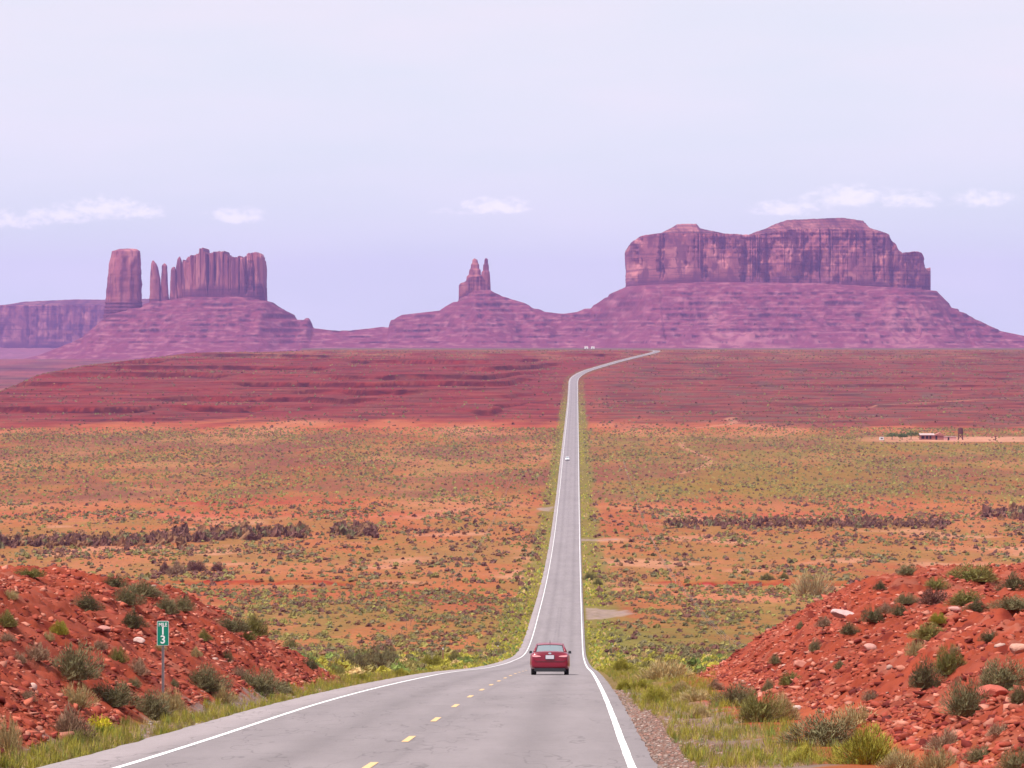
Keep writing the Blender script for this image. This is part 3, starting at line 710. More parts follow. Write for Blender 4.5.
def scrub(name, n, y0, y1, dens, cols, w, size, tm, lab, pw=1.):
    x, y = rnd_field(n, y0, y1, pw=pw); xr = np.abs(x-xroad(y)); d = dens(x, y)
    px_ = CX+F*x/y; ok = (rng.rand(n) < d) & (xr > 6.5) & ~turnout(x, y) & ~((px_ > 862) & (y > 1885) & (y < 1985) & (rng.rand(n) < .93)); hl, hr, sl, sr, ml, mr = banks(x, y); ok &= (np.maximum(hl, hr) < .3)
    x, y = x[ok], y[ok]; m = len(x); s = size*(.3+1.25*rng.rand(m)**2.6)
    return scatter(name, tm, x, y, s, s*(.38+.25*rng.rand(m)), pickcol(m, cols, w), M_scrub, kindlabel=lab)
scrub('scrub', 9000, 150, 420, lambda x, y: .30+.6*ss(-.1, .3, fbm(x/14, y/30, 3)), [SAGE,OLIVE,YGREEN,GREEN,STRAW], [3,3,3,2,1], 1.1,
      [dome(s+60, 10, 4, .2, 170) for s in range(5)], 'mixed green shrubs on the slope below the banks')
scrub('scrub', 46000, 420, 720, lambda x, y: .16+.75*ss(-.05, .3, fbm(x/18, y/45, 3)+.15*ss(560, 640, y)), [SAGE,OLIVE,DULL,BROWN,PURP], [3,2.5,2,1.5,2], .95, T_mid, 'low desert scrub dotting the near plain')
scrub('scrub', 48000, 720, 1260, lambda x, y: .17+.8*ss(-.04, .32, fbm(x/20, y/75, 4)), [SAGE,OLIVE,BROWN,PURP], [2,2,2,2], 1.05, [dome(s+90, 8, 3, .25) for s in range(6)], 'sparse low scrub on orange sand')
scrub('scrub', 130000, 1260, 2150, lambda x, y: .28+.6*ss(-.1, .3, fbm(x/45, y/160, 4)), [SAGE,OLIVE,BROWN,PURP,DULL], [2,3.5,2,1.6,2], 1.0, T_far, 'dense scrub covering the middle of the plain', 1.)
scrub('scrub', 110000, 2150, 4600, lambda x, y: (.12+.6*ss(0, .35, fbm(x/60, y/260, 4)))*(.62+.38*ss(-20, 60, x-xroad(y))), [SAGE,BROWN,PURP,OLIVE], [2,2,3,.6], 1.5, T_far, 'thin scrub on the far red rise', 1.)
# wash thickets
def thicket(name, segs, lab):
    X, Y, S = [], [], []
    for (p0, p1, row0, row1, n, sz) in segs:
        p = p0+(p1-p0)*rng.rand(n); r = lerp(row0, row1, (p-p0)/(p1-p0))
        yy = np.interp(-(HZ-r)/F, *zip(*sorted(((-float(zroad(v))/v, v) for v in range(500, 2400, 5)))))
        yy = yy+rng.randn(n)*14; X.append((p-CX)/F*yy); Y.append(yy); S.append(sz*(.5+.8*rng.rand(n))*(.7+.5*fbm(p/9, 3.3, 2)))
    X, Y, S = map(np.concatenate, (X, Y, S)); n = len(X)
    scatter(name, [dome(s+80, 8, 3, .3, 60) for s in range(5)], X, Y, S*1.35, S*1.15, pickcol(n, [PURP*1.0, BROWN, PURP*.7, SAGE], [4,3,2,1]), M_scrub, kindlabel=lab)
thicket('thicket', [(-60,150,544,543,330,2.4),(150,308,542,534,280,2.7),(335,376,534,533,60,3.4),(376,520,533,531,50,1.3)], 'brown bushes growing along the dry wash across the plain')
thicket('thicket', [(665,950,524,525,520,1.7),(985,1080,515,513,110,3.2)], 'brown bushes along the wash beyond the road')
# roadside grass and flowers
Tg = [template(26, .5, 1, .55, .035, s+40, 1.5, .1) for s in range(5)]
def verge(n, y0, y1, wf, size, tm, name, lab):
    y = y0+(y1-y0)*rng.rand(n)**1.5; sd = np.where(rng.rand(n) < .5, -1, 1); wd = np.interp(y, *wf)*np.where((sd > 0) & (y < 170), 2.6, 1)
    base = np.where(sd < 0, 5.05, np.where(y < 85, 4.35, 4.1)); o = base+wd*rng.rand(n)**1.2
    keep = rng.rand(n) < .12+.9*ss(-.15, .35, noise(y/5, sd*3)+.7*noise(o*1.3, y/2.2))
    keep &= ~turnout(xroad(y)+sd*o, y); y, sd, o = y[keep], sd[keep], o[keep]; x = xroad(y)+sd*o; m = len(y); s = size*(.4+rng.rand(m))
    c = pickcol(m, [YGREEN, YGREEN*.75, GREEN*1.3, STRAW, OLIVE*1.2], [5,3,2,1.6,2])
    return scatter(name, tm, x, y, s, s*.8, c, M_scrub, kindlabel=lab)
verge(17000, 52, 240, ([50,110,150,240], [.9,1.0,1.7,4]), .20, Tg, 'verge_grass', 'yellow-green grass along both pavement edges near the camera')
verge(5200, 240, 700, ([240,700], [4,5]), .45, T_mid, 'verge_grass', 'yellow-green weeds on the verges of the descending road')
verge(4500, 700, 3300, ([700,3300], [4,5]), .5, T_far, 'verge_grass', 'thin green fringe along the distant straight road')

# individual bushes of the banks and verges
def bush_meshes():
    out = {}
    spec = {'sage': (SAGE*1.05, 1700, .15, .013, .6), 'dark': (SAGE*.75, 1600, .14, .013, .55), 'green': (OLIVE*.8+GREEN*.2, 1500, .18, .013, .8),
            'brown': (np.array((.27,.17,.11)), 800, .24, .018, .9), 'straw': (STRAW*.9, 850, .30, .014, 1.3), 'yellow': (np.array((.52,.44,.03)), 900, .14, .03, .6),
            'lime': (YGREEN*.85, 2000, .20, .014, .9), 'purple': (PURP*1.2, 800, .2, .025, .6)}
    r = np.random.RandomState(5)
    for k, (c, nb, bl, th, up) in spec.items():
        for v in range(3):
            V = np.concatenate([dome(hash_(k)+v, 12, 5, .16)*([.45,.45,.45] if k in ('lime','straw','yellow') else [.56,.56,.54]), template(int(nb*2.6), 1, 1, bl*.72, th, hash_(k)+v*7, up, .45)]); V[:, 2] = np.maximum(V[:, 2], 0)
            nt = len(V)//3; f = (.65+.7*r.rand(nt))
            C = c[None]*f[:, None]
            if k == 'sage': C = C+(np.array((.21,.19,.10))-C)*(r.rand(nt) < .25)[:, None]
            if k == 'straw': C = C+(np.array((.34,.30,.16))-C)*(r.rand(nt) < .3)[:, None]
            if k == 'yellow': C = np.where((V[::3, 2] < .45)[:, None], np.array((.20,.26,.04))*f[:, None], C)
            out[(k, v)] = mesh_np('foliage', V, np.arange(len(V)).reshape(-1, 3), M_leaf, col=np.repeat(C, 3, 0))
    stems = []
    for v in range(3):
        mb = MB()
        for i in range(16):
            a = r.rand()*6.28; e = .5+r.rand()*.9; L = .45+.3*r.rand(); d = Vector((math.cos(a)*math.cos(e), math.sin(a)*math.cos(e), math.sin(e)))
            p0 = Vector((d.x*.05, d.y*.05, -.04)); p1 = p0+d*L*.55; p2 = p1+Vector((d.x*1.2, d.y*1.2, d.z)).normalized()*L*.5
            mb.tube(p0, p1, .016, .010, 5); mb.tube(p1, p2, .010, .003, 5)
        stems.append(mesh_np('stem', mb.v, mb.f, M_stem))
    return out, stems
def hash_(s): return sum(ord(c)*(i+3) for i, c in enumerate(s))
BM, SM = bush_meshes()
LOOK = {'sage': 'grey-green sagebrush', 'dark': 'dark sagebrush', 'green': 'green bush', 'brown': 'brownish bush', 'straw': 'pale straw-coloured bush',
        'yellow': 'bright yellow-flowered bush', 'lime': 'yellow-green bush', 'purple': 'purplish brown bush'}
NAME = {'sage': 'sagebrush', 'dark': 'sagebrush', 'green': 'desert_bush', 'brown': 'desert_bush', 'straw': 'dry_bush', 'yellow': 'flowering_bush', 'lime': 'desert_bush', 'purple': 'desert_bush'}
B = [ # picture column, base row, width, height, look
 (87,610,30,20,'dark'),(128,606,30,22,'sage'),(143,597,42,18,'sage'),(133,627,26,20,'dark'),(166,613,30,18,'sage'),(183,611,24,16,'sage'),(115,586,26,13,'dark'),
 (60,633,17,14,'lime'),(7,625,22,17,'green'),(7,640,16,10,'brown'),(10,599,18,10,'straw'),(75,678,52,38,'sage'),(37,660,26,18,'brown'),(118,661,18,16,'green'),
 (138,674,20,17,'brown'),(134,686,15,11,'sage'),(113,704,54,26,'sage'),(151,717,44,30,'sage'),(172,712,30,24,'straw'),(70,738,42,34,'brown'),(100,735,34,22,'yellow'),
 (82,748,38,20,'green'),(126,726,18,12,'green'),(8,752,30,36,'straw'),(76,706,36,24,'straw'),(205,690,46,28,'sage'),(222,702,26,18,'straw'),(258,692,48,26,'sage'),(280,692,28,14,'sage'),
 (204,640,14,12,'green'),(196,656,12,10,'straw'),(227,661,13,12,'dark'),(232,631,38,17,'sage'),(254,635,28,22,'green'),(291,648,15,9,'green'),(30,576,32,9,'green'),
 (174,686,11,9,'sage'),(310,668,17,13,'dark'),(20,662,14,12,'brown'),(48,640,12,9,'straw'),(100,648,14,10,'brown'),(160,650,12,8,'straw'),(240,678,18,12,'brown'),(28,700,16,12,'brown'),
 (355,672,36,24,'sage'),(381,671,38,29,'sage'),(410,672,20,12,'green'),(362,681,16,9,'lime'),(401,677,22,9,'lime'),(432,670,26,16,'lime'),(336,676,20,12,'green'),(455,664,22,14,'green'),
 (812,596,38,25,'straw'),(767,580,16,7,'green'),(784,579,11,7,'green'),(880,589,13,10,'dark'),(908,575,24,11,'sage'),(974,580,52,18,'green'),(1014,590,30,20,'dark'),
 (936,589,24,13,'green'),(934,604,30,17,'purple'),(906,604,22,11,'sage'),(899,615,17,13,'dark'),(886,613,15,11,'brown'),(873,621,24,17,'dark'),(966,604,38,16,'green'),
 (977,611,24,13,'dark'),(1012,608,42,14,'sage'),(849,634,19,13,'dark'),(801,628,11,8,'sage'),(824,628,17,11,'brown'),(815,652,13,13,'sage'),(929,638,36,17,'green'),
 (916,655,20,16,'straw'),(925,686,34,32,'dark'),(949,672,32,30,'green'),(938,622,17,11,'lime'),(966,713,46,38,'sage'),(1002,690,54,32,'sage'),(1019,702,22,20,'dark'),
 (790,684,24,14,'green'),(769,691,14,14,'sage'),(737,706,46,26,'sage'),(760,722,48,34,'green'),(783,720,32,28,'straw'),(825,746,86,36,'sage'),(857,726,46,22,'straw'),
 (868,764,60,42,'lime'),(900,768,40,22,'straw'),(938,770,42,24,'straw'),(947,748,36,22,'brown'),(756,761,36,12,'lime'),(805,761,36,16,'lime'),(1016,769,32,26,'sage'),
 (981,758,34,16,'sage'),(696,701,32,14,'straw'),(682,692,24,12,'straw'),(665,680,48,22,'straw'),(655,703,26,18,'lime'),(622,672,26,15,'lime'),(642,690,22,12,'lime'),(715,690,20,12,'brown'),(700,718,26,14,'straw'),
 (625,690,20,12,'lime'),(645,672,18,10,'green'),(730,735,22,12,'straw'),(990,640,22,12,'dark'),(955,655,14,12,'brown'),(870,700,16,12,'brown'),(1000,735,28,16,'brown'),(775,665,12,10,'sage'),(840,668,13,9,'sage'),
 (165,574,13,13,'purple'),(177,575,20,14,'brown'),(196,571,20,11,'purple'),(218,571,15,9,'purple'),(248,640,16,10,'green'),(590,580,14,9,'green'),(598,585,10,7,'green'),
]
def zone(px, row, x, y):
    hl, hr, sl, sr, ml, mr = [float(v) for v in banks(np.array([x]), np.array([y]))[:]] if False else [float(np.asarray(v).ravel()[0]) for v in banks(np.array([x]), np.array([y]))]
    if y > 240: return 'on the plain beyond the banks'
    left = px < 512
    side = 'left bank' if left else 'right bank'
    h = hl if left else hr
    if y > (132 if left else 158): return ('past the end of the left bank' if left else 'past the end of the right bank')
    if h > 3.0: return 'atop the %s' % side
    if h > 1.5: return 'midway up the %s' % side
    if h > .35: return 'low on the %s' % side
    return 'at the foot of the %s' % side
items = []
for i, (p, r, w, h, k) in enumerate(B):
    x, y, z = cast(p, r); items.append((p, r, w*y/F, h*y/F, k, x, y, z, zone(p, r, x, y)))
ORD = ['first','second','third','fourth','fifth','sixth','seventh','eighth','ninth','tenth','eleventh','twelfth','thirteenth','fourteenth','fifteenth','sixteenth','seventeenth','eighteenth','nineteenth','twentieth']
zs = {}
for it in items: zs.setdefault((it[4], it[8]), []).append(it)
proto_b = {}
for i, it in enumerate(items):
    (p, r, w, h, k, x, y, z, zn) = it
    L_ = sorted(zs[(k, zn)], key=lambda q: q[0]); n = L_.index(it)
    lab = '%s %s' % (LOOK[k], zn)
    if len(L_) > 1: lab += ', ' + (ORD[n]+' from the left' if n < 19 else 'rightmost')
    if len(L_) > 1 and n == len(L_)-1: lab = '%s %s, rightmost of its kind' % (LOOK[k], zn)
    key = (k, i % 3)
    if key not in proto_b:
        root = bpy.data.objects.new(NAME[k], None); root.empty_display_size = .2; link(root)
        f = link(bpy.data.objects.new('foliage', BM[key]), root); s = link(bpy.data.objects.new('stem', SM[i % 3]), root); proto_b[key] = root
    else:
        src = proto_b[key]; root = src.copy(); link(root)
        for ch in [c for c in src.children]:
            c = ch.copy(); sc.collection.objects.link(c); c.parent = root
    root.location = (x, y, z-.04); root.rotation_euler = (0, 0, rng.rand()*6.28)
    root.scale = (w*.95, w*.95, h*.98)
    tag(root, lab, 'bush', 'bushes on the banks and verges')

# ------------------------------------------------------------------ stones
def ico():
    t = (1+5**.5)/2; V = np.array([(-1,t,0),(1,t,0),(-1,-t,0),(1,-t,0),(0,-1,t),(0,1,t),(0,-1,-t),(0,1,-t),(t,0,-1),(t,0,1),(-t,0,-1),(-t,0,1)], float)
    Fq = np.array([(0,11,5),(0,5,1),(0,1,7),(0,7,10),(0,10,11),(1,5,9),(5,11,4),(11,10,2),(10,7,6),(7,1,8),(3,9,4),(3,4,2),(3,2,6),(3,6,8),(3,8,9),(4,9,5),(2,4,11),(6,2,10),(8,6,7),(9,8,1)])
    return V/np.linalg.norm(V[0]), Fq
def rubble():
    n = 150000; V0, F0 = ico()
    y = 44+(168-44)*rng.rand(n)**1.1; sd = rng.rand(n) < .42
    s = rng.rand(n)**1.2*22; x = np.where(sd, xroad(y)-6.1-s*.8, xroad(y)+7.4+s)
    hl, hr, sl, sr, ml, mr = banks(x, y); keep = (np.maximum(hl, hr) > .08)
    keep &= rng.rand(n) < .35+.8*ss(-.15, .25, fbm(x/2.5, y/2.5, 3)) ; keep &= np.abs(x/y) < .27
    x, y = x[keep], y[keep]; n = len(x); z = terrain(x, y)
    sz = .03+.09*rng.rand(n)**3+.08*(rng.rand(n) > .997)*rng.rand(n)
    V = V0[None]*(1+.38*rng.randn(n, 12, 1).clip(-1.5, 1.8)); V = V*np.stack([.6+1.3*rng.rand(n)**2, .6+.5*rng.rand(n), .25+.5*rng.rand(n)], -1)[:, None, :]
    a = rng.rand(n)*6.28; c, s_ = np.cos(a)[:, None], np.sin(a)[:, None]; tl = (rng.rand(n)-.5)[:, None]*1.1
    X, Y, Z = V[..., 0], V[..., 1], V[..., 2]; Z2 = Z+X*tl*.7; X, Y = X*c-Y*s_, X*s_+Y*c
    V = np.stack([X*sz[:, None]+x[:, None], Y*sz[:, None]+y[:, None], Z2*sz[:, None]+z[:, None]+sz[:, None]*.1], -1)
    cols = pickcol(n, [(.28,.055,.034),(.36,.095,.058),(.44,.170,.120),(.40,.25,.21),(.14,.022,.018)], [5,4,2.2,.10,3])
    Fq = (F0[None]+(np.arange(n)*12)[:, None, None]).reshape(-1, 3)
    o = mk('rubble', V.reshape(-1, 3), Fq, M_rock, col=np.repeat(np.clip(cols, 0, .9), 12, 0))
    tag(o, 'loose red stones strewn over both road banks', kind='stuff')
rubble()
def gravel():
    n = 13000; V0, F0 = ico(); y = 46+(120-46)*rng.rand(n)**1.5; sd = rng.rand(n) < .5
    x = np.where(sd, xroad(y)-5.0-1.1*rng.rand(n)**1.4, xroad(y)+3.65+1.35*rng.rand(n)**1.5)
    z = terrain(x, y); sz = .012+.035*rng.rand(n)**3
    V = V0[None]*(1+.25*rng.randn(n, 12, 1).clip(-1.5, 1.5))*np.array([1, .8, .6]); V = V*sz[:, None, None]+np.stack([x, y, z+.004], -1)[:, None, :]
    cols = pickcol(n, [(.27,.195,.17),(.20,.14,.12),(.29,.16,.13),(.34,.28,.25)], [4,3,3,.6])
    o = mk('gravel', V.reshape(-1, 3), (F0[None]+(np.arange(n)*12)[:, None, None]).reshape(-1, 3), M_rock, col=np.repeat(cols, 12, 0))
    tag(o, 'loose gravel along the pavement edges', kind='stuff')
gravel()
import bmesh
def boulder(p, r, w, h, col, label, name='rock', seed=0, flat=1.):
    x, y, z = cast(p, r); bm = bmesh.new(); bmesh.ops.create_icosphere(bm, subdivisions=3, radius=1)
    me = bpy.data.meshes.new(name); W, H_ = w*y/F/2, h*y/F/2
    rs = np.random.RandomState(seed); nrm = rs.randn(9, 3); nrm /= np.linalg.norm(nrm, axis=1, keepdims=True); off = .62+.3*rs.rand(9)
    for v in bm.verts:
        q = np.array(v.co)
        for k in range(9):
            dd = q@nrm[k]-off[k]
            if dd > 0: q = q-nrm[k]*dd
        v.co = (q[0]*W*1.15, q[1]*W*.9, q[2]*H_*1.3+H_*.5)
    bm.to_mesh(me); bm.free(); me.materials.append(M_rock)
    a = me.color_attributes.new('tint', 'FLOAT_COLOR', 'POINT'); c = np.ones((len(me.vertices), 4), np.float32); c[:, :3] = np.array(col)*.75; a.data.foreach_set('color', c.ravel())
    o = link(bpy.data.objects.new(name, me)); o.location = (x, y, z); o.rotation_euler = (0, .15, rs.rand()*.6-.3)
    tag(o, label, 'rock', 'larger loose rocks on the banks'); return o
for a in ((844,617,26,9,(.66,.42,.40),'flat pale pinkish slab near the top of the right red bank'), (796,711,9,8,(.74,.58,.52),'small whitish rock at the foot of the right bank among bushes'),
          (1019,652,18,12,(.62,.34,.26),'pale rounded rock on the right bank at the picture edge'), (992,697,30,12,(.55,.14,.10),'long tilted red slab on the right bank below sagebrush'),
          (139,643,11,6,(.72,.50,.45),'small pale stone on the left bank beside the mile marker plate'), (32,690,9,8,(.66,.42,.36),'pinkish rock low on the left bank near the bushes'),
          (104,634,14,7,(.58,.26,.22),'flat dusty pink rock in the middle of the left bank'), (955,612,14,6,(.60,.30,.26),'dusty rock between bushes on top of the right bank'),
          (800,668,14,7,(.60,.24,.18),'reddish pink block halfway along the right bank slope'), (870,650,13,7,(.62,.32,.27),'dull pink block in the middle of the right bank')):
    boulder(*a, seed=int(a[0]))

# ------------------------------------------------------------------ mile marker
def text_mesh(name, body, size, loc, m, parent, sx=1.0, depth=.0015):
    cu = bpy.data.curves.new(name, 'FONT'); cu.body = body; cu.size = size; cu.align_x = 'CENTER'; cu.align_y = 'CENTER'; cu.extrude = depth; cu.offset = size*.018
    t = bpy.data.objects.new(name, cu); sc.collection.objects.link(t); bpy.context.view_layer.update()
    me = bpy.data.meshes.new_from_object(t.evaluated_get(bpy.context.evaluated_depsgraph_get())); bpy.data.objects.remove(t)
    me.name = name; me.materials.clear(); me.materials.append(m)
    me.transform(Matrix.Translation(Vector(loc)) @ Matrix.Rotation(math.pi/2, 4, 'X') @ Matrix.Diagonal((sx, 1, 1, 1)))
    return link(bpy.data.objects.new(name, me), parent)
def rrect(w, h, r, n=5):
    o = []
    for cx, cz, a0 in ((w/2-r, h/2-r, 0), (-w/2+r, h/2-r, 90), (-w/2+r, -h/2+r, 180), (w/2-r, -h/2+r, 270)):
        for k in range(n+1): a = math.radians(a0+90*k/n); o.append((cx+r*math.cos(a), cz+r*math.sin(a)))
    return o
def plate(pts, y0, y1, zc):
    n = len(pts); V = [(x, y0, z+zc) for x, z in pts]+[(x, y1, z+zc) for x, z in pts]
    return V, [tuple(range(n)), tuple(range(2*n-1, n-1, -1))]+[(k, n+k, n+(k+1)%n, (k+1)%n) for k in range(n)]
M_green = mat('green_sheeting', (.0,.20,.13), rough=.35, spec=.5); M_wsheet = mat('white_sheeting', (.75,.78,.78), rough=.4); M_galv = mat('galvanised_steel', (.38,.36,.38), rough=.5, metal=.6, var=.15, vscale=8)
def mile_marker():
    x, y, z = cast(163, 693); k = y/F
    e = empty('mile_marker', (x, y, z)); tag(e, 'green mile 13 marker on a thin metal post by the road', 'road sign')
    hp = (693-621)*k; pw, ph = 11.8*k, 24.5*k; zc = hp-ph/2
    mb = MB(); mb.box((0, .02, hp/2-.2), (.045, .008, hp+.3)); mb.box((-.024, .005, hp/2-.2), (.006, .036, hp+.3)); mb.box((.024, .005, hp/2-.2), (.006, .036, hp+.3))
    mb.build('post', M_galv, e)
    V, Fq = plate(rrect(pw, ph, .03), -.022, -.016, zc); p = mk('sign_plate', V, Fq, M_wsheet, e)
    V, Fq = plate(rrect(pw-.018, ph-.018, .024), -.0245, -.0225, zc); mk('sign_face', V, Fq, M_green, p)
    text_mesh('lettering', 'MILE', .115, (0, -.027, zc+ph*.345), M_wsheet, p, .82)
    text_mesh('numeral', '1', .25, (0, -.027, zc+ph*.09), M_wsheet, p, 1.0)
    text_mesh('numeral', '3', .25, (0, -.027, zc-ph*.27), M_wsheet, p, 1.0)
mile_marker()

# ------------------------------------------------------------------ cars
def paint(name, c): return mat(name, c, rough=.35, coat=.55, spec=.4)
M_glass = mat('car_glass', (.12,.16,.17), rough=.06, spec=1.0, coat=1); M_tyre = mat('tyre_rubber', (.02,.02,.022), rough=.8); M_black = mat('black_plastic', (.025,.025,.03), rough=.6)
M_rim = mat('alloy_rim', (.5,.5,.52), rough=.3, metal=.9); M_chrome = mat('chrome', (.75,.75,.78), rough=.15, metal=1); M_tail = mat('tail_lamp_lens', (.85,.35,.38), rough=.12, coat=1, spec=.8); M_clearlens = mat('clear_lens', (.8,.8,.8), rough=.08, coat=1)
M_plate = mat('number_plate_white', (.52,.50,.56), rough=.45); M_pltx = mat('plate_blue', (.22,.24,.5), rough=.5)
def make_car(m_body, loc, rz, pitch, label, tall=1.03, W=1.82):
    e = empty('car', loc); e.rotation_euler = (pitch, 0, rz); tag(e, label, 'car')
    hw = W/2
    # lower body: stations along the length, each a half section from sill to centre of the deck
    st = [ # y, half width, sill z, belt z, deck z, tuck
     (-2.22,.70,.42,.80,.88,.1),(-2.20,.80,.33,.88,.97,.06),(-2.12,.845,.27,.95,1.03,.03),(-1.95,.865,.24,.975,1.055,.02),(-1.7,hw,.22,.975,1.065,0),(-1.3,hw,.2,.96,1.03,0),
     (-.6,hw,.19,.95,.98,0),(.3,hw,.19,.94,.97,0),(1.0,hw,.2,.925,.97,0),(1.5,hw-.01,.21,.86,.93,0),(1.9,hw-.05,.23,.76,.84,.02),(2.12,.76,.27,.68,.74,.06),(2.26,.66,.36,.58,.62,.1)]
    V = []; m = 13
    for (y, w, s, b, d, tk) in st:
        P = [(0, s), (w*.62, s), (w*.90, s+.02), (w*.985, s+.10), (w, s+.24), (w*.995, (s+b)/2+.05), (w*.985, b-.10), (w*.95, b-.02), (w*.88, b+.012), (w*.70, (b+d*2)/3), (w*.45, d-.008), (w*.2, d), (0, d)]
        V += [(x, y, z) for x, z in P]+[(-x, y, z) for x, z in P[::-1][1:-1]]
    n = 2*m-2; ns = len(st); Fq = []
    for i in range(ns-1):
        for j in range(n): Fq.append((i*n+j, i*n+(j+1)%n, (i+1)*n+(j+1)%n, (i+1)*n+j))
    Fq.append(tuple(range(n-1, -1, -1))); Fq.append(tuple((ns-1)*n+j for j in range(n)))
    V = [(x, y, z*(1 if z < .5 else tall)) for x, y, z in V]
    body = mk('body', V, Fq, m_body, e, smooth=True); md = body.modifiers.new('s', 'SUBSURF'); md.levels = md.render_levels = 2
    # cabin: glass volume with painted roof and pillars
    cb = [(-1.62,.62,1.055,.60),(-1.0,.70,1.345,.555),(-.75,.71,1.395,.55),(0,.72,1.42,.56),(.35,.72,1.40,.56),(1.12,.70,.99,.66)]
    def top(y):
        return np.interp(y, [-1.70,-1.0,-.7,-.1,.3,1.15], [1.03,1.335,1.385,1.405,1.385,.97])
    def hwt(y): return np.interp(y, [-1.70,-1.0,0,.4,1.15], [.66,.575,.575,.575,.68])
    ys = np.linspace(-1.70, 1.15, 20); V = []; Fq = []; q = 9
    for y in ys:
        t = float(top(y)); w = float(hwt(y)); b0 = .95
        P = [(.80, b0), ((.80*.5+w*.5), (b0+t)/2), (w+.012, t-.045), (w-.05, t-.008), (w*.5, t+.012), (0, t+.018)]
        if t < 1.0: P = [(.80, b0), (.78, b0+.01), (w+.01, t-.02), (w-.05, t-.008), (w*.5, t), (0, t)]
        P = P+[(-x, z) for x, z in P[::-1][1:]]
        V += [(x, y, z*tall) for x, z in P]
    q = 11
    for i in range(len(ys)-1):
        for j in range(q-1): Fq.append((i*q+j, i*q+j+1, (i+1)*q+j+1, (i+1)*q+j))
    mk('window_glass', V, [f[::-1] for f in Fq], M_glass, e, smooth=True)
    # roof skin and rails a little proud of the glass
    V = []; Fq = []; ys2 = np.linspace(-1.06, .42, 12)
    for y in ys2:
        t = float(top(y)); w = float(hwt(y))
        P = [(w+.022, t-.065), (w+.028, t-.035), (w-.04, t+.006), (w*.5, t+.028), (0, t+.034)]; P = P+[(-x, z) for x, z in P[::-1][1:]]
        V += [(x, y, z*tall) for x, z in P]
    for i in range(len(ys2)-1):
        for j in range(8): Fq.append((i*9+j, i*9+j+1, (i+1)*9+j+1, (i+1)*9+j))
    rf = mk('roof', V, [f[::-1] for f in Fq], m_body, e, smooth=True)
    for s in (-1, 1):
        for (a, b, r0) in (((.70*s, -1.72, 1.005*tall), (.60*s, -1.02, 1.335*tall), .055), ((.70*s, 1.16, .955*tall), (.60*s, .40, 1.365*tall), .035), ((.785*s, -.25, .94*tall), (.60*s, -.2, 1.37*tall), .03)):
            MB().tube(a, b, r0, r0*.8, 8).build('pillar', m_body, e, True)
    # rear details
    mb = MB(); mb.box((0, -2.15, .25), (1.44, .12, .12), top=.97); mb.box((0, -2.0, .21), (1.30, .5, .08)); mb.build('lower_bumper', M_black, e)
    MB().box((0, -.0, .20), (1.40, 3.6, .10)).build('underbody', M_black, e)
    for s in (-1, 1):
        V = []; 
        pts = [(.40,.80),(.44,.845),(.62,.875),(.78,.89),(.80,.86),(.78,.80),(.62,.79)]
        yb = lambda x: -2.225+.10*max(0, abs(x)-.45)**1.3
        n = len(pts); V = [(s*x, yb(x)-.012, z*tall) for x, z in pts]+[(s*x, yb(x)+.09, z*tall) for x, z in pts]
        mk('tail_light', V, [tuple(range(n)), tuple(range(2*n-1, n-1, -1))]+[(k, (k+1)%n, n+(k+1)%n, n+k) for k in range(n)], M_tail, e)
        n = len(pts); V = [(s*(x-.02), 2.22-.32*max(0, abs(x)-.4), z*.82*tall) for x, z in pts]+[(s*(x-.02), 2.08-.32*max(0, abs(x)-.4), z*.82*tall) for x, z in pts]
        mk('headlight', V, [tuple(range(n)), tuple(range(2*n-1, n-1, -1))]+[(k, (k+1)%n, n+(k+1)%n, n+k) for k in range(n)], M_clearlens, e)
        mb = MB(); mb.box((s*.905, .72, 1.0*tall), (.15, .09, .12), top=.8); mb.box((s*.83, .74, .95*tall), (.08, .05, .04)); mb.build('wing_mirror', M_black, e)
        MB().tube((s*.45, -2.24, .25), (s*.45, -2.05, .25), .03, .03, 10).build('exhaust_tip', M_black, e)
    V, Fq = plate(rrect(.38, .17, .02), -2.262, -2.250, .79*tall); p = mk('number_plate', V, Fq, M_plate, e)
    sm_ = MB()
    for pts in ([(-.80,.70),(-.62,.60),(.62,.60),(.80,.70)], [(-.66,1.0),(.66,1.0)]):
        for (a, b) in zip(pts[:-1], pts[1:]): sm_.tube((a[0], -2.235+.05*(abs(a[0]) > .7)+.02*(a[1] > .9), a[1]*tall), (b[0], -2.235+.05*(abs(b[0]) > .7)+.02*(b[1] > .9), b[1]*tall), .008, .008, 5)
    sm_.build('boot_seam', M_black, e)
    V, Fq = plate(rrect(.42, .21, .03), -2.249, -2.19, .79*tall); mk('plate_frame', V, Fq, M_black, e)
    V, Fq = plate([(.075*math.cos(a*.524), .042*math.sin(a*.524)) for a in range(12)], -2.215, -2.16, .955*tall); mk('emblem', V, Fq, M_chrome, e)
    MB().tube((0, -.86, 1.40*tall), (0, -.98, 1.52*tall), .012, .008, 6).build('antenna', M_black, e)
    MB().box((0, 2.25, .52*tall), (.9, .06, .12)).build('grille', M_black, e)
    for s in (-1, 1):
        for y in (-1.36, 1.36):
            w = e_w = mk_wheel(e, s*.755, y, .315)
    return e
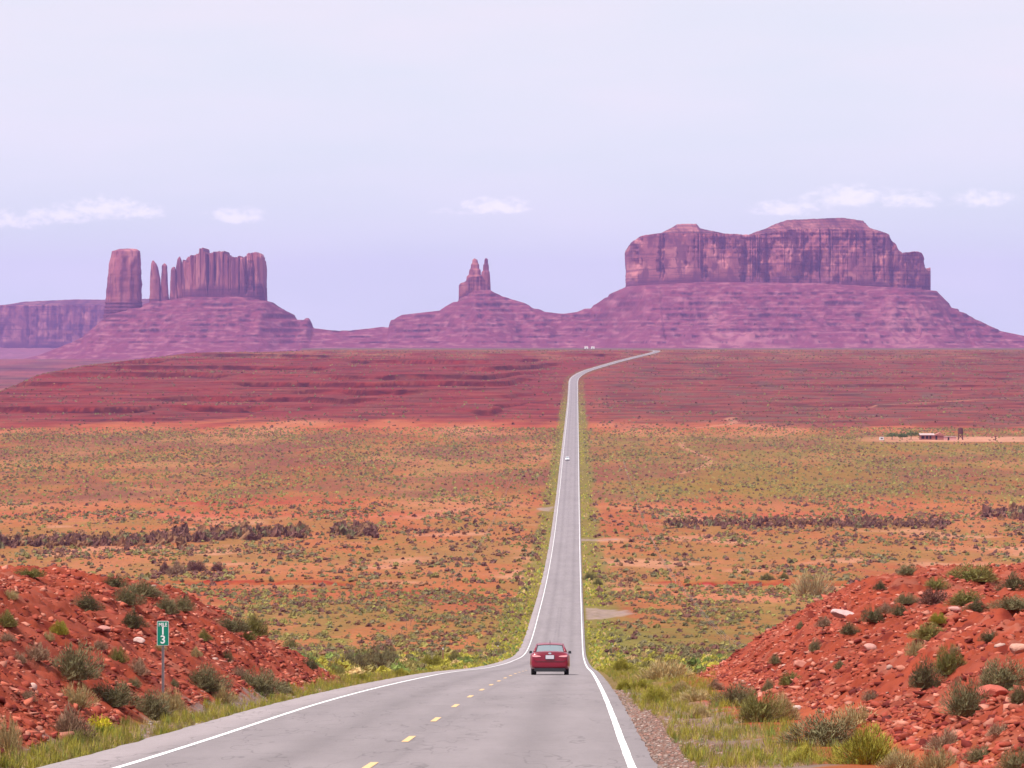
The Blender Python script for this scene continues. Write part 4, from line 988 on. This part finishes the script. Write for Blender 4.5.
def mk_wheel(e, x, y, r):
    prof = [(-.10, r-.06), (-.105, r-.02), (-.085, r), (.085, r), (.105, r-.02), (.10, r-.06), (.095, r-.11), (-.095, r-.11)]
    n = 28; V = []; Fq = []
    for k in range(n):
        a = 2*math.pi*k/n
        for (dx, rr) in prof: V.append((x+dx, y+rr*math.cos(a), r+rr*math.sin(a)))
    m = len(prof)
    for k in range(n):
        for j in range(m): Fq.append((k*m+j, k*m+(j+1)%m, ((k+1)%n)*m+(j+1)%m, ((k+1)%n)*m+j))
    t = mk('wheel', V, Fq, M_tyre, e, smooth=True)
    s = 1 if x > 0 else -1; mb = MB()
    mb.tube((x-s*.05, y, r), (x+s*.06, y, r), r-.11, r-.11, 20)
    mb.build('rim', M_rim, t)
    return t
yc = 164.; xc = float(xroad(yc))+1.41
make_car(paint('red_car_paint', (.19,.001,.018)), (xc, yc+2.2, float(zroad(yc+2.2))+.002), -math.atan(.018), math.atan((float(zroad(yc+4))-float(zroad(yc)))/4), 'glossy dark red sedan driving away down the highway')
yw = 1640.; xw = float(xroad(yw))-1.7
make_car(paint('white_car_paint', (.78,.78,.80)), (xw, yw, float(zroad(yw))+.002), math.pi-math.atan(.018), 0, 'tiny white car coming up the straight road far away', tall=1.22, W=1.86)

# ------------------------------------------------------------------ fences and marker posts
M_wood = mat('weathered_wood', (.20,.13,.10), var=.3, vscale=6, rough=.9)
def fence(off, label):
    ys = np.arange(230, 1640, 14.6); e = empty('wire_fence', (float(xroad(230))+off, 230, float(terrain(np.array([float(xroad(230))+off]), np.array([230.]))[0]))); tag(e, label, 'fence')
    xs = xroad(ys)+off; zz = terrain(xs, ys); o = Vector(e.location)
    for i, (x, y, z) in enumerate(zip(xs, ys, zz)):
        mb = MB(); b = Vector((x, y, z))-o; mb.tube(b+Vector((0,0,-.3)), b+Vector((.02,0,1.2)), .04, .035, 6); mb.build('post', M_wood, e)
    mb = MB()
    for h in (.35, .7, 1.05, 1.25):
        for i in range(len(xs)-1):
            a = Vector((xs[i], ys[i], zz[i]+h))-o; b = Vector((xs[i+1], ys[i+1], zz[i+1]+h))-o; mb.tube(a, b, .006, .006, 3)
    mb.build('wire', M_galv, e)
fence(-23.5, 'thin wire fence on posts running left of the highway'); fence(23.5, 'thin wire fence on posts running right of the highway')
M_delin = mat('delineator_brown', (.26,.10,.07), rough=.6); M_refl = mat('reflector_white', (.8,.8,.8), rough=.3)
for (p, r, lab) in ((498, 655, 'marker post left of the road behind the red car'), (613, 655, 'marker post right of the road level with the red car'), (443, 663, 'short post among the green bushes left of the road'),
                    (542, 566, 'tiny marker post left of the road on the plain'), (585.5, 569, 'tiny marker post right of the road on the plain')):
    x, y, z = cast(p, r, 120); h = 1.25 if r > 600 else 2.0
    if lab.startswith('short'): h = 1.5
    o = MB(); o.box((0, 0, h/2-.1), (.10, .03, h+.2)); e = o.build('marker_post', M_delin); e.location = (x, y, z); tag(e, lab, 'marker post', 'roadside marker posts')
    MB().box((0, -.022, h-.12), (.08, .008, .16)).build('reflector', M_refl, e)

# ------------------------------------------------------------------ homestead on the plain
YH = 1930.
def gp(px, y=YH):
    x = (px-CX)/F*y; return Vector((x, y, float(terrain(np.array([x]), np.array([y]))[0])))
M_wall = mat('adobe_wall', (.34,.13,.10), var=.25, vscale=.8, rough=.9); M_roof = mat('tin_roof', (.40,.29,.28), var=.2, vscale=.7, rough=.6); M_dark = mat('dark_opening', (.03,.02,.02), rough=.9); M_rust = mat('rusted_tank', (.10,.035,.03), var=.3, vscale=2, rough=.8)
def homestead():
    p = gp(932); e = empty('ranch_house', p); tag(e, 'low brown ranch house with a pale tin roof on the plain', 'house')
    MB().box((0, 0, 1.1), (13, 6, 2.8)).build('wall', M_wall, e)
    mb = MB(); mb.add([(-7,-3.6,2.45),(1.0,-3.6,2.45),(1.0,0,3.3),(-7,0,3.3),(-7,3.6,2.45),(1.0,3.6,2.45),(-7,-3.6,2.6),(1.0,-3.6,2.6),(1.0,0,3.5),(-7,0,3.5),(-7,3.6,2.6),(1.0,3.6,2.6)],
        [(0,1,2,3),(3,2,5,4),(6,9,8,7),(9,10,11,8),(0,6,7,1),(4,5,11,10),(0,3,9,6),(3,4,10,9),(1,7,8,2),(2,8,11,5)])
    rf = mb.build('roof', M_roof, e)
    mb = MB(); mb.add([(1.02,-3.4,2.5),(7,-3.4,2.0),(7,3.4,2.0),(1.02,3.4,2.5),(4,-3.4,4.0),(4,3.4,4.0)], [(0,1,4),(1,2,5,4),(2,3,5),(3,0,4,5),(0,3,2,1)]); mb.build('gable', M_wall, e)
    MB().tube((0,0,3.2), (0,0,4.3), .25, .25, 8).build('stove_pipe', M_rust, e)
    for (x, w) in ((-5.2, 1.6), (-3.0, 1.4), (-1.2, 1.0)): MB().box((x, -3.02, 1.3), (w, .06, 1.6)).build('window', M_dark, e)
    MB().box((2.0, -3.02, 1.1), (1.0, .06, 2.1)).build('door', M_dark, e)
    p = gp(950, YH-8); e = empty('shed', p); tag(e, 'small pale pink shed beside the ranch house', 'shed')
    MB().box((0, 0, .8), (6.2, 3, 2.0)).build('wall', mat('pink_wall', (.58,.30,.28), var=.2, vscale=1), e); MB().box((0, 0, 1.9), (6.8, 3.6, .16)).build('roof', M_roof, e)
    MB().box((-1, -1.52, .8), (.9, .05, 1.5)).build('door', M_dark, e)
    p = gp(960.5); e = empty('water_tank', p); tag(e, 'dark water tank on a timber tower beside the ranch house', 'water tank')
    MB().tube((0,0,3.1), (0,0,6.2), 1.35, 1.35, 18).build('tank', M_rust, e); MB().tube((0,0,6.2), (0,0,6.7), 1.42, .2, 18).build('lid', M_rust, e)
    for sx in (-1, 1):
        for sy in (-1, 1): MB().tube((sx*1.25, sy*1.25, -.3), (sx*.95, sy*.95, 3.15), .17, .15, 6).build('leg', M_rust, e)
    mb = MB(); 
    for sy in (-1, 1): mb.tube((-1.2, sy*1.2, .4), (.95, sy*.95, 2.9), .08, .08, 5); mb.tube((1.2, sy*1.2, .4), (-.95, sy*.95, 2.9), .08, .08, 5)
    mb.build('brace', M_rust, e)
    p = gp(995.5, YH-10); e = MB(); e.tube((0,0,-.3), (0,0,2.5), .28, .25, 8); e.box((0,0,2.1), (1.3,.3,.3)); o = e.build('gate_post', M_rust); o.location = p; tag(o, 'dark wooden post standing alone on the bare yard', 'post')
    p = gp(881.5); o = MB(); o.box((0,0,.75), (2.4, 3, 1.7), top=.85); q = o.build('camper_trailer', mat('white_trailer', (.5,.47,.47), rough=.5)); q.location = p; tag(q, 'small white trailer parked left of the homestead trees', 'trailer')
    MB().box((0, -1.49, .95), (1.1, .06, .5)).build('window', M_dark, q)
    for s in (-.9, .9): MB().tube((s-.1, 0, .15), (s+.1, 0, .15), .35, .35, 12).build('wheel', M_tyre, q)
homestead()
def small_tree(px, y, w, h, lab, grp=None, seed=1):
    p = gp(px, y); e = empty('tree', p); tag(e, lab, 'tree', grp)
    mb = MB(); mb.tube((0,0,-.3), (.1,0,h*.4), .22, .15, 8)
    for a in range(5): mb.tube((.1,0,h*.32), (math.cos(a*1.3)*w*.3, math.sin(a*1.3)*w*.3, h*.72), .1, .04, 6)
    mb.build('trunk', M_stem, e)
    T = np.concatenate([template(240, w*.62, h*.5, .5, .34, seed*9+k, .2, .3)+np.array([(k-1)*w*.24, ((k*7)%3-1)*w*.15, h*.36+.06*h*((k*5)%3)]) for k in range(4)])
    nt = len(T)//3; c = np.array((.13,.17,.055))[None]*(.6+.8*np.random.RandomState(seed).rand(nt))[:, None]
    mk('crown', T, np.arange(len(T)).reshape(-1, 3), M_leaf, e, col=np.repeat(c, 3, 0))
small_tree(892, YH+4, 7, 4.2, 'low wide green tree at the left end of the homestead grove', 'homestead trees', 2)
small_tree(902, YH-2, 4, 4.0, 'small dark tree in the middle of the homestead grove', 'homestead trees', 3)
small_tree(911, YH+2, 6, 5.6, 'taller round green tree nearest the ranch house', 'homestead trees', 4)
# white buildings at the foot of the buttes
for (p, w, h, lab) in ((586.3, 3.6, 2.0, 'tiny white building left of its pair below the buttes'), (592.8, 3.4, 1.8, 'tiny white building right of its pair below the buttes')):
    y = 7400.; q = gp(p, y); e = empty('roadside_building', q); tag(e, lab, 'building', 'white buildings on the plateau'); k = y/F
    MB().box((0,0,h*k*.3), (w*k, 7, h*k*1.4)).build('wall', M_white, e)
    mb = MB(); mb.add([(-w*k/2-.3,-3.8,h*k),(w*k/2+.3,-3.8,h*k),(w*k/2+.3,3.8,h*k),(-w*k/2-.3,3.8,h*k),(-w*k/2,0,h*k+1.4),(w*k/2,0,h*k+1.4)], [(0,1,5,4),(1,2,5),(2,3,4,5),(3,0,4),(3,2,1,0)]); mb.build('roof', M_roof, e)
    MB().box((0,-3.53,1.1), (1.2,.06,2.2)).build('door', M_dark, e)
